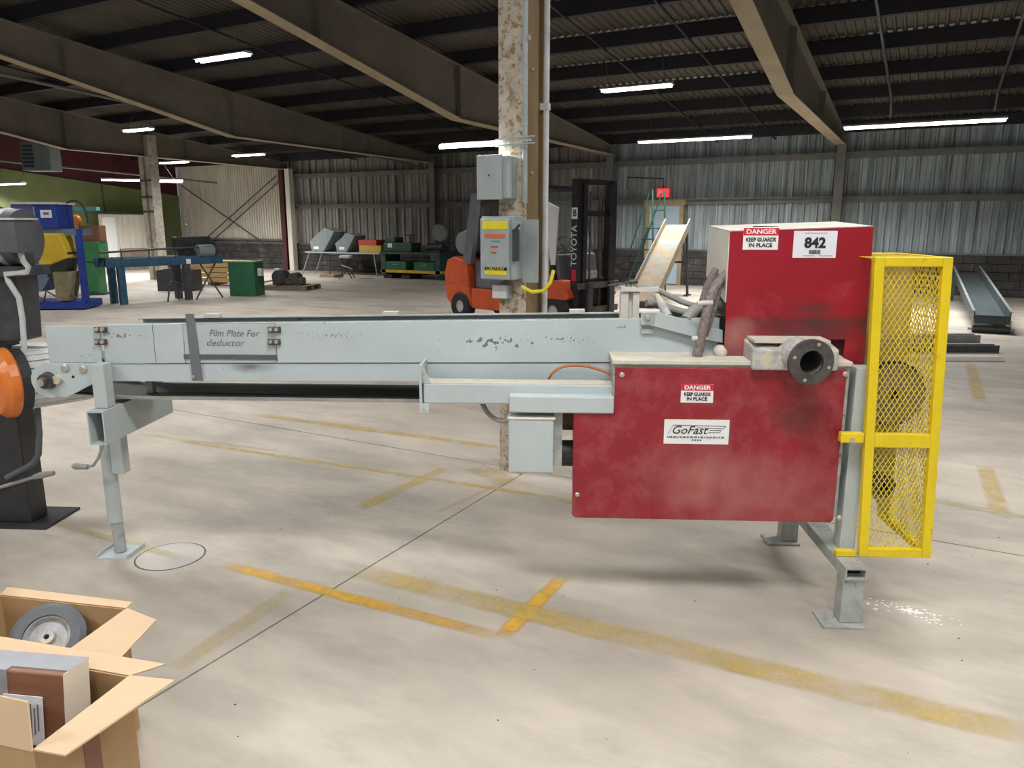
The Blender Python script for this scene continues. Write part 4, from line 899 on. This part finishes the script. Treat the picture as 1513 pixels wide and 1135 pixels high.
lv = MB().tube([q(-4, 722), q(48, 706), q(54, 704)], .011, 8).build('lever', 'steel', pm_)
MB().tube([q(50, 705), q(62, 702), q(80, 699)], [.014, .019, .012], 8).build('lever_grip', 'hose_grey', lv)
dc = q(-7, 568, 3.72)
axd = Vector((.60, .80, 0)).normalized()
MB().lathe([(.0005, 0), (.10, .008), (.15, .025), (.175, .055), (.18, .09), (.17, .10)], dc - axd * .03, axd, 36).build('disc_guard', 'orange_guard', pm_, 0, 'glossy orange round guard')
MB().lathe([(.168, .10), (.168, .15), (.13, .155)], dc - axd * .03, axd, 30).build('guard_ring', 'rubber', pm_)
for k in range(22):
    a = 2 * math.pi * k / 22; e1 = axd.orthogonal().normalized(); e2 = axd.cross(e1); cpt = dc + (e1 * math.cos(a) + e2 * math.sin(a)) * .142
    tn = -e1 * math.sin(a) + e2 * math.cos(a); nn_ = e1 * math.cos(a) + e2 * math.sin(a)
    p0 = cpt + axd * .12; p1 = cpt + axd * .42; w2 = tn * .018; t2 = nn_ * .008
    MB().hexa([p0 - w2 - t2, p0 + w2 - t2, p0 + w2 + t2, p0 - w2 + t2, p1 - w2 - t2, p1 + w2 - t2, p1 + w2 + t2, p1 - w2 + t2]).build('drum_slat', 'white_dusty', pm_)
MB().cyl(dc + axd * .11, dc + axd * .43, .13, n=24).build('drum_core', 'black_metal', pm_)
MB().box(-.10, .20, .17, .30, dc.z + .13, dc.z + .145).build('top_board', 'white_dusty', pm_)
MB().box(-.10, .30, .27, .40, dc.z - .16, dc.z - .10).build('red_channel', 'parcel_brown', pm_)

# ---- blue machine, far left
bf = 14.6
bl = thing('blue_press', AT(82, bf), YAW + math.radians(4), 'blue cabinet machine with a yellow funnel by the green wall', 'machine')
MB().box(-.60, .52, -.35, .4, .02, .16).build('skid', 'blue', bl, .01)
MB().box(-.60, -.22, -.32, .3, 1.52, 1.94).build('cabinet', 'blue_pale', bl, .015)
MB().box(-.215, .20, -.33, .3, 1.50, 1.94).build('cabinet', 'blue', bl, .015)
MB().box(-.64, .24, -.36, .34, 1.94, 1.98).build('cabinet_top', 'white_dusty', bl)
o = MB().box(-.08, .12, -.336, -.331, 1.70, 1.84).build('lot_tag', 'label_white', bl)
MB().box(-.03, .07, -.339, -.336, 1.75, 1.80).build('tag_print', 'pencil', o)
MB().box(-.20, -.17, -.345, -.33, 1.72, 1.9).build('door_handle', 'steel', bl)
for x in (-.50, .46): MB().box(x, x + .1, -.30, -.2, .16, 1.5).build('frame_post', 'blue', bl)
MB().box(-.5, .5, -.3, .3, 1.38, 1.5).build('shelf_frame', 'blue_grey', bl)
MB().prism([(-.18, 1.42), (.28, 1.42), (.40, .98), (-.14, .78)], -.48, -.05).build('yellow_hood', 'yellow_bag', bl, .03)
MB().hexa([(-.05, -.42, .62), (.25, -.42, .62), (.25, 0, .62), (-.05, 0, .62), (-.02, -.47, .98), (.40, -.47, 1.08), (.40, -.04, 1.08), (-.02, -.04, .98)]).build('black_throat', 'rubber', bl)
MB().hexa([(.05, -.40, .18), (.28, -.40, .18), (.28, -.1, .18), (.05, -.1, .18), (.06, -.44, .72), (.42, -.44, .72), (.42, -.06, .72), (.06, -.06, .72)]).build('canvas_bag', 'khaki', bl)
MB().prism([(-.48, .9), (-.05, .9), (.0, .70), (-.22, .35), (-.34, .35), (-.48, .55)], -.34, .1).build('hopper', 'blue_grey', bl, .01)
MB().tube(bez((.25, 0, 1.98), (.5, 0, 2.1), (.62, -.05, 1.9), (.64, -.1, 1.6)), .018, 6).build('cable', 'rubber', bl)
for k in range(3): MB().tube([(-.5 + .3 * k, -.36, .16), (-.42 + .3 * k, -.4, .32 + .05 * k), (-.2 + .3 * k, -.38, .22)], .018, 6).build('hose', 'dark_metal', bl)
MB().cyl((-.35, -.36, 1.2), (.2, -.36, 1.2), .05).build('drive_shaft', 'dark_metal', bl)
MB().box(-.46, -.2, -.3, .1, 1.1, 1.36).build('gearbox', 'cast_iron', bl, .02)
gm = thing('green_machine', AT(132, 17.5), YAW, 'small green machine with orange cap behind the blue machine', 'machine')
MB().box(-.22, .24, -.2, .25, .75, 1.2).build('body', 'green_mid', gm, .02)
MB().box(-.12, .14, -.15, .2, .05, .75).build('stand', 'green_mid', gm, .01)
MB().box(-.24, .26, -.22, .27, 0, .05).build('base', 'green_dark', gm)
MB().box(-.2, .25, -.1, .2, 1.2, 1.55).build('rear_crate', 'parcel_brown', gm)
MB().ball((-.18, -.2, 1.66), .12, .1, .13).build('orange_cap', 'orange_guard', gm)
MB().box(-.3, .22, -.05, .1, 1.88, 1.96).build('pale_shelf', 'teal', gm)
# ---- blue roller conveyor
a, b = AT(150, 15.0), AT(325, 16.9)
d_ = b - a; L_ = d_.length
rc = thing('roller_conveyor', a, math.atan2(d_.y, d_.x), 'long blue roller conveyor on heavy legs before the pale wall', 'conveyor')
for s in (0, .5): MB().box(0, L_, s, s + .05, .74, .92).build('side_beam', 'blue_beam', rc, .006)
for k in range(22): MB().cyl((.1 + k * (L_ - .2) / 21, .04, .90), (.1 + k * (L_ - .2) / 21, .5, .90), .03, n=8).build('roller', 'dark_metal', rc)
for x in (.22, L_ * .64):
    for s in (0, .43): MB().box(x, x + .13, s, s + .1, 0, .76).build('leg', 'blue_beam' if x < 1 else 'dark_metal', rc)
MB().tube([(-.1, -.02, 1.04), (1.0, -.02, 1.08), (2.0, -.02, 1.10), (L_, -.02, 1.12)], .022, 6).build('guide_rail', 'dark_metal', rc)
for k in range(5): MB().cyl((.3 + k * .55, -.02, .9), (.3 + k * .55, -.02, 1.09), .014, n=6).build('rail_post', 'dark_metal', rc)
MB().box(L_ * .66, L_ * .70, -.006, -.001, .76, .86).build('lot_tag', 'label_white', rc)
MB().cyl((L_ - .55, .05, 1.02), (L_ - .2, .05, 1.02), .13, n=16).build('drive_motor', 'case_grey', rc)
MB().box(L_ - .75, L_ - .05, .1, .5, .92, 1.02).build('drive_table', 'dark_metal', rc)
MB().box(L_ - .9, L_ - .1, .25, .45, 1.02, 1.32).build('control_block', 'black_metal', rc, .02)
MB().cyl((L_ - .6, .3, 1.3), (L_ - .6, .3, 1.55), .02).ball((L_ - .6, .3, 1.55), .04, .04, .04, 8, 6).build('valve_stem', 'steel', rc)
for k, (xa, xb) in enumerate(((.55, .45), (.8, .95), (.95, .7))):
    MB().cyl((L_ * xa, .1, .76), (L_ * xb, -.1, .0), .018, n=6).build('stay_rod', 'dark_metal', rc)
MB().tube([(L_ * .55, -.1, .02), (L_ * .58, -.12, .35), (L_ * .5, -.1, .42), (L_ * .45, -.1, .3)], .016, 6).build('hanging_hose', 'dark_metal', rc)
gc = thing('green_cabinet', G(359, 438), YAW - math.radians(6), 'plain dark green steel cabinet at the end of the roller conveyor', 'cabinet')
MB().box(-.30, .30, 0, .5, .0, .74).build('body', 'green', gc, .008)
MB().box(-.31, .31, -.01, .51, .74, .77).build('top', 'green_mid', gc)
MB().box(.33, .42, .1, .2, .45, .62).build('switch_box', 'white_dusty', gc)
# dark crate and boards behind the conveyor
cr3 = thing('dark_crate', AT(258, 18.6), YAW, 'dark open crate standing behind the roller conveyor', 'crate')
for a in ((-.42, .42, -.3, -.28), (-.42, .42, .28, .3), (-.42, -.4, -.28, .28), (.4, .42, -.28, .28)): MB().box(a[0], a[1], a[2], a[3], 0, .5).build('side', 'dark_metal', cr3)
MB().box(-.4, .4, -.28, .28, .01, .03).build('bottom', 'dark_metal', cr3)
wp = thing('wooden_crate', AT(312, 20.3), YAW - .2, 'low pale wooden crate behind the blue conveyor legs', 'crate')
for k in range(4): MB().box(-.85, .85, -.4, -.37, .1 + k * .13, .21 + k * .13).build('board', 'wood', wp)
for k in range(5): MB().box(-.85, .85, -.36 + k * .16, -.23 + k * .16, .62, .64).build('board', 'wood', wp)
for x in (-.8, 0, .75): MB().box(x, x + .09, -.365, .42, 0, .62).build('batten', 'wood_grey', wp)
# engine on a pallet
pe = thing('pallet', AT(424, 18.9), YAW - math.radians(10), 'low wooden pallet under the dark machine part', 'pallet')
for k in range(5): MB().box(-.6 + k * .25, -.42 + k * .25, -.45, .45, .09, .11).build('board', 'wood_grey', pe)
for y in (-.43, -.05, .35): MB().box(-.6, .6, y, y + .09, 0, .09).build('runner', 'wood_grey', pe)
en = thing('gearbox_assembly', pe.matrix_basis @ Vector((-.02, 0, .111)), YAW, 'dark greasy gearbox lying on the low pallet', 'machine part')
MB().box(-.38, .36, -.2, .2, 0, .18).build('casing', 'greasy', en, .04)
MB().cyl((-.2, -.24, .2), (-.2, .22, .2), .17, n=16).build('drum', 'dark_metal', en)
MB().cyl((.15, -.22, .17), (.15, .2, .17), .13, n=14).build('flywheel', 'cast_iron', en)
MB().box(-.35, -.22, -.1, .1, .3, .4).build('tag_plate', 'white', en)
MB().cyl((-.75, -.1, .05), (-.35, -.05, .12), .025, n=6).build('shaft', 'steel', en)
# ---- table and things along the back wall
tb = thing('folding_table', AT(513, 24.2), 0, 'grey folding table with angled legs against the dark wall', 'table')
MB().box(-1.5, 1.5, -.35, .35, .68, .72).build('top', 'galv', tb)
for x in (-1.35, 1.25):
    for s in (-.3, .3): MB().cyl((x, s, .68), (x - .35 if x < 0 else x + .1, s, 0), .022, n=6).build('leg', 'steel', tb)
for k, (x, w2) in enumerate(((-1.25, .55), (-.2, .42))):
    cs = thing('instrument_case', tb.matrix_basis @ Vector((x, -.02, .721)), 0, ['large grey case leaning back on the folding table', 'smaller grey case leaning beside the large case'][k], 'case')
    s_ = .8 if k else 1
    MB().prism([(0, 0), (w2 * .9, 0), (w2 * 1.75, .62 * s_), (w2 * 1.0, .74 * s_), (-.08, .32 * s_)], -.28, .28).build('shell', 'case_grey', cs, .02)
    MB().box(.1, .3, -.286, -.281, .08, .16).build('tag', 'label_white', cs)
ct = thing('printed_carton', tb.matrix_basis @ Vector((1.04, 0, .721)), 0, 'low red and yellow printed carton on the folding table', 'carton')
MB().box(-.42, .42, -.22, .22, 0, .22).build('lower_half', 'carton_yellow', ct); MB().box(-.44, .25, -.22, .22, .2201, .38).build('upper_half', 'carton_red', ct)
ch = thing('stool', AT(509, 22.6), .4, 'small white-seated stool with crossed black legs before the table', 'stool')
MB().box(-.16, .16, -.16, .16, .60, .68).build('seat', 'white', ch, .02)
for s in (-1, 1):
    MB().cyl((-.14, s * .12, .60), (.2, s * .14, .0), .016, n=6).build('leg', 'black_metal', ch); MB().cyl((.14, s * .12, .60), (-.2, s * .14, .0), .016, n=6).build('leg', 'black_metal', ch)
MB().tube([(-.1, -.15, .4), (.1, -.16, .34), (.2, -.1, .28)], .014, 6).build('cord', 'white', ch)
tag(MB().prism([(-.3, 0), (.3, 0), (.26, .09), (-.26, .09)], -.2, .2).build('floor_weight', 'wood_grey'), 'flat dark slab on the floor under the folding table', 'slab'); bpy.data.objects['floor_weight'].location = AT(486, 23.2)
tag(MB().cyl((0, 0, .09), (0, 0, .65), .02, n=8).build('slab_post', 'dark_metal'), 'short post standing on the dark floor slab', 'post'); bpy.data.objects['slab_post'].location = AT(484, 23.2)
wbn = thing('steel_workbench', AT(612, 22.6), 0, 'green steel workbench with drawers beside the forklift', 'workbench')
MB().box(-1.0, 1.15, -.4, .4, .72, .78).build('top', 'green_dark', wbn)
for x in (-.98, .95): MB().box(x, x + .16, -.36, .36, .12, .72).build('leg', 'green_dark', wbn)
for x0 in (-.8, .2): 
    o = MB().box(x0, x0 + .72, -.36, .3, .26, .50).build('drawer', 'green', wbn, .01); MB().box(x0 + .25, x0 + .47, -.38, -.36, .40, .42).build('handle', 'steel', o)
MB().box(-1.0, 1.15, -.36, .36, .18, .26).build('lower_shelf', 'yellow_bag', wbn)
for x in (-.95, -.3, .9): MB().box(x, x + .3, -.3, .3, 0, .12).build('foot_block', 'black_metal', wbn)
bt = thing('bench_machine', wbn.matrix_basis @ Vector((-.5, 0, .781)), 0, 'green bench machine with a white tag on the workbench', 'machine')
MB().box(-.45, .55, -.25, .25, 0, .26).build('bed', 'green_dark', bt, .02); MB().box(-.42, -.05, -.22, .2, .26, .42).build('headstock', 'green_dark', bt, .03)
MB().cyl((.35, 0, .26), (.35, 0, .48), .03).cyl((.2, 0, .48), (.5, 0, .48), .02).build('hand_wheel_post', 'dark_metal', bt)
MB().box(-.3, -.14, -.256, -.251, .12, .24).build('lot_tag', 'label_white', bt)
fn = thing('bench_grinder', wbn.matrix_basis @ Vector((.72, 0, .781)), 0, 'dark grinder with a round guard on the workbench end', 'grinder')
MB().cyl((-.25, 0, .14), (.3, 0, .14), .12, n=16).build('motor', 'dark_metal', fn); MB().box(-.18, .22, -.12, .12, 0, .05).build('foot', 'dark_metal', fn)
MB().cyl((.1, .12, .05), (.1, .12, .38), .03).build('stand', 'dark_metal', fn)
MB().lathe([(.0005, -.06), (.24, -.05), (.27, 0), (.24, .05), (.0005, .06)], (.1, .12, .55), (0, 1, .1), 24).build('round_guard', 'case_grey', fn)
# ---- exit door, sign, ladder
dx0, dx1 = VX(955, 360, YB).x, VX(1010, 360, YB).x
dr = thing('door_1', (dx0, YB - .02, 0), 0, 'pale blue exit door in a tan frame', 'door'); tag(dr, kind='structure')
dw = dx1 - dx0
MB().box(0, .1, -.14, 0, 0, 2.2).build('jamb', 'frame_tan', dr); MB().box(dw - .1, dw, -.14, 0, 0, 2.2).build('jamb', 'frame_tan', dr)
MB().box(-.05, dw + .05, -.15, 0, 2.06, 2.2).build('head', 'frame_tan', dr)
MB().box(.1, dw - .1, -.11, -.09, .02, 2.06).build('door_leaf', 'door_pale', dr); MB().cyl((dw - .2, -.18, 1.0), (dw - .2, -.11, 1.0), .03, n=8).build('door_knob', 'steel', dr)
ex = VX(980, 285, YB - .15)
es = thing('exit_sign', (ex.x, YB - .13, ex.z), 0, 'red lit exit sign above the pale door', 'sign')
MB().box(-.16, .16, -.06, .0, -.11, .11).build('case', 'exit_red', es); text('EXIT', .13, 'white', es, (0, -.0635, 0), bold=.002, sx=.95)
MB().tube([(0, -.03, .11), (0, -.03, .36), (-1.0, -.03, .42), (-1.0, -.03, .1)], .018, 6).build('conduit', 'dark_metal', es)
ld_ = thing('platform_ladder', AT(948, 18.4), -.2, 'tall dark green platform ladder left of the exit door', 'ladder')
for s in (-.28, .28):
    MB().cyl((-.25, s, 0), (.35, s, 1.5), .022, n=6).build('front_rail', 'ladder_green', ld_); MB().cyl((.55, s, 0), (.42, s, 2.35), .022, n=6).build('rear_rail', 'ladder_green', ld_)
    MB().cyl((-.15, s, .9), (.35, s, 2.3), .018, n=6).build('handrail', 'ladder_green', ld_)
for k in range(6): MB().box(-.25 + k * .1, -.1 + k * .1, -.27, .27, .22 + k * .25, .245 + k * .25).build('step', 'ladder_green', ld_)
for z in (.4, 1.2, 1.9): MB().cyl((.53 - z * .05, -.28, z), (.53 - z * .05, .28, z), .016, n=6).build('cross_bar', 'ladder_green', ld_)
# ---- sloping chute on its stand
ca, cb_ = AT(952, 14.6), AT(1001, 17.3)
dd = cb_ - ca; Lc = dd.length
cu_ = thing('sloping_chute', ca, math.atan2(dd.y, dd.x), 'tan dusty trough chute leaning up on a black stand', 'chute')
zs0, zs1 = .12, 1.55
def sl(x): return zs0 + (zs1 - zs0) * x / Lc
def slab(x0, x1, y0, y1, a, b_): return [(x0, y0, sl(x0) + a), (x1, y0, sl(x1) + a), (x1, y1, sl(x1) + a), (x0, y1, sl(x0) + a), (x0, y0, sl(x0) + b_), (x1, y0, sl(x1) + b_), (x1, y1, sl(x1) + b_), (x0, y1, sl(x0) + b_)]
MB().hexa(slab(0, Lc, -.26, .26, 0, .02)).build('trough_bed', 'chute_tan', cu_)
for s in (-1, 1): MB().hexa(slab(0, Lc, s * .27 - .012, s * .27 + .012, -.06, .16)).build('trough_side', 'chute_tan', cu_)
MB().cyl((Lc, -.25, sl(Lc) - .02), (Lc, .25, sl(Lc) - .02), .05, n=12).build('head_roller', 'dark_metal', cu_)
MB().box(.05, .12, -.24, .24, 0, sl(.05)).build('foot_block', 'dark_metal', cu_)
for s in (-1, 1):
    MB().cyl((Lc - .25, s * .27, sl(Lc - .25) - .05), (Lc - .05, s * .3, .03), .03, n=8).build('stand_leg', 'black_metal', cu_); MB().box(Lc - .25, Lc + .15, s * .3 - .05, s * .3 + .05, 0, .03).build('stand_foot', 'black_metal', cu_)
    MB().cyl((Lc - .6, s * .27, sl(Lc - .6) - .05), (Lc - .15, s * .29, .5), .022, n=6).build('stand_brace', 'black_metal', cu_)
MB().cyl((Lc - .14, -.3, .75), (Lc - .14, .3, .75), .025, n=6).build('stand_crossbar', 'black_metal', cu_)
# ---- dark trough on the right
ta, tb_ = G(1463, 492), AT(1436, 16.2)
dd = tb_ - ta; Lt = dd.length
tr = thing('steel_trough', ta, math.atan2(dd.y, dd.x), 'long dark steel trough with pale rims sloping down to a floor roller', 'trough')
def tz(x): return .14 + .40 * x / Lt
def tslab(x0, x1, y0, y1, a, b_): return [(x0, y0, tz(x0) + a), (x1, y0, tz(x1) + a), (x1, y1, tz(x1) + a), (x0, y1, tz(x0) + a), (x0, y0, tz(x0) + b_), (x1, y0, tz(x1) + b_), (x1, y1, tz(x1) + b_), (x0, y1, tz(x0) + b_)]
MB().hexa(tslab(0, Lt, -.22, .22, 0, .02)).build('trough_bed', 'chute_dark', tr)
for s in (-1, 1):
    o = MB().hexa(tslab(0, Lt, s * .23 - .008, s * .23 + .008, -.02, .17)).build('trough_side', 'chute_dark', tr); MB().hexa(tslab(0, Lt, s * .24 - .018, s * .24 + .018, .17, .182)).build('rim', 'chute_rim', o)
MB().box(-.02, .0, -.22, .22, .14, .26).build('end_plate', 'chute_dark', tr)
MB().cyl((-.02, -.24, .055), (-.02, .24, .055), .055, n=14).build('floor_roller', 'dark_metal', tr)
for s in (-1, 1): MB().cyl((-.02, s * .24, .055), (-.02, s * .3, .055), .02, n=8).build('axle_end', 'steel', tr); MB().box(-.05, .02, s * .235 - .01, s * .235 + .01, .05, .2).build('roller_bracket', 'chute_rim', tr)
for s in (-1, 1): MB().box(Lt - .3, Lt - .22, s * .22 - .03, s * .22 + .03, 0, tz(Lt - .3)).build('leg', 'dark_metal', tr)
tag(MB().cyl((0, 0, 0), (.12, 0, .75), .11, n=12).build('concrete_bollard', 'khaki'), 'short tan bollard against the block wall by the trough', 'bollard'); bpy.data.objects['concrete_bollard'].location = AT(1413, 17.6)
# ---- metal lengths on the floor behind the guard
for k, (px, py, ln, wd, hh, m, lab) in enumerate(((1448, 506, 1.6, .16, .10, 'chute_rim', 'short steel channel farthest back behind the mesh guard'), (1476, 521, 1.9, .12, .09, 'dark_metal', 'dark steel bar between two pale lengths behind the guard'), (1482, 534, 2.1, .14, .05, 'dusty_white', 'dusty white plank nearest the mesh guard on the floor'))):
    p = G(px, py); r = thing('steel_channel' if k < 2 else 'dusty_plank', p, YAW - .02, lab, 'metal bar' if k < 2 else 'plank')
    if k < 2: MB().box(-ln, 0, 0, wd, 0, .012).build('web', m, r); MB().box(-ln, 0, 0, .012, .012, hh).build('flange', m, r); MB().box(-ln, 0, wd - .012, wd, .012, hh).build('flange', m, r)
    else: MB().prism([(-ln, 0), (0, 0), (.02, .015), (0, hh), (-ln, hh)], 0, wd).build('plank', m, r, .006)
# ---- heater, booth, pipes by the green wall
ht = thing('unit_heater', D(61, 232, 20.5), YAW, 'grey unit heater hung from the roof by the green wall', 'heater')
MB().box(-.37, .37, -.25, .25, -.36, .36).build('case', 'case_grey', ht, .01)
for k in range(6): MB().box(-.33, -.05, -.268, -.252, -.28 + k * .1, -.22 + k * .1).build('louvre', 'dark_metal', ht)
hp = ht.location
for s in (-.3, .3): MB().cyl((s, 0, .36), (s, 0, roof(hp.y) + .27 - hp.z), .012, n=6).build('hanger_rod', 'dark_metal', ht)
bo = thing('partition_booth', (-24.55, 16.2, 0), 0, 'low white-sheeted booth with a pale door by the green wall', 'booth')
MB().box(-.08, 0, 0, 2.4, 0, 1.9).build('wall', 'wall_pale', bo)
for k in range(9): MB().box(0, .03, .62 + k * .2, .70 + k * .2, .75, 1.88).build('sheet_rib', 'wall_pale', bo)
MB().box(0, .02, .60, 2.4, .0, .74).build('lower_panel', 'wood_grey', bo); MB().box(0, .03, .08, .52, .02, 1.8).build('door', 'white', bo, .004)
MB().box(-.1, .05, -.02, 2.42, 1.9, 1.95).build('cap', 'dark_metal', bo)
for (x0, y0, z0), (x1, y1, z1), lab in (((-22.5, 3.0, 3.6), (-22.5, 19.4, 3.0), 'pale pipe running high along the green wall'), ((-13.85, 4.0, 4.25), (-13.85, 19.4, 3.30), 'thin conduit along the second roof beam')):
    tag(MB().cyl((x0, y0, z0), (x1, y1, z1), .03, n=8).build('ceiling_pipe', 'girt'), lab, 'pipe', kind='structure')
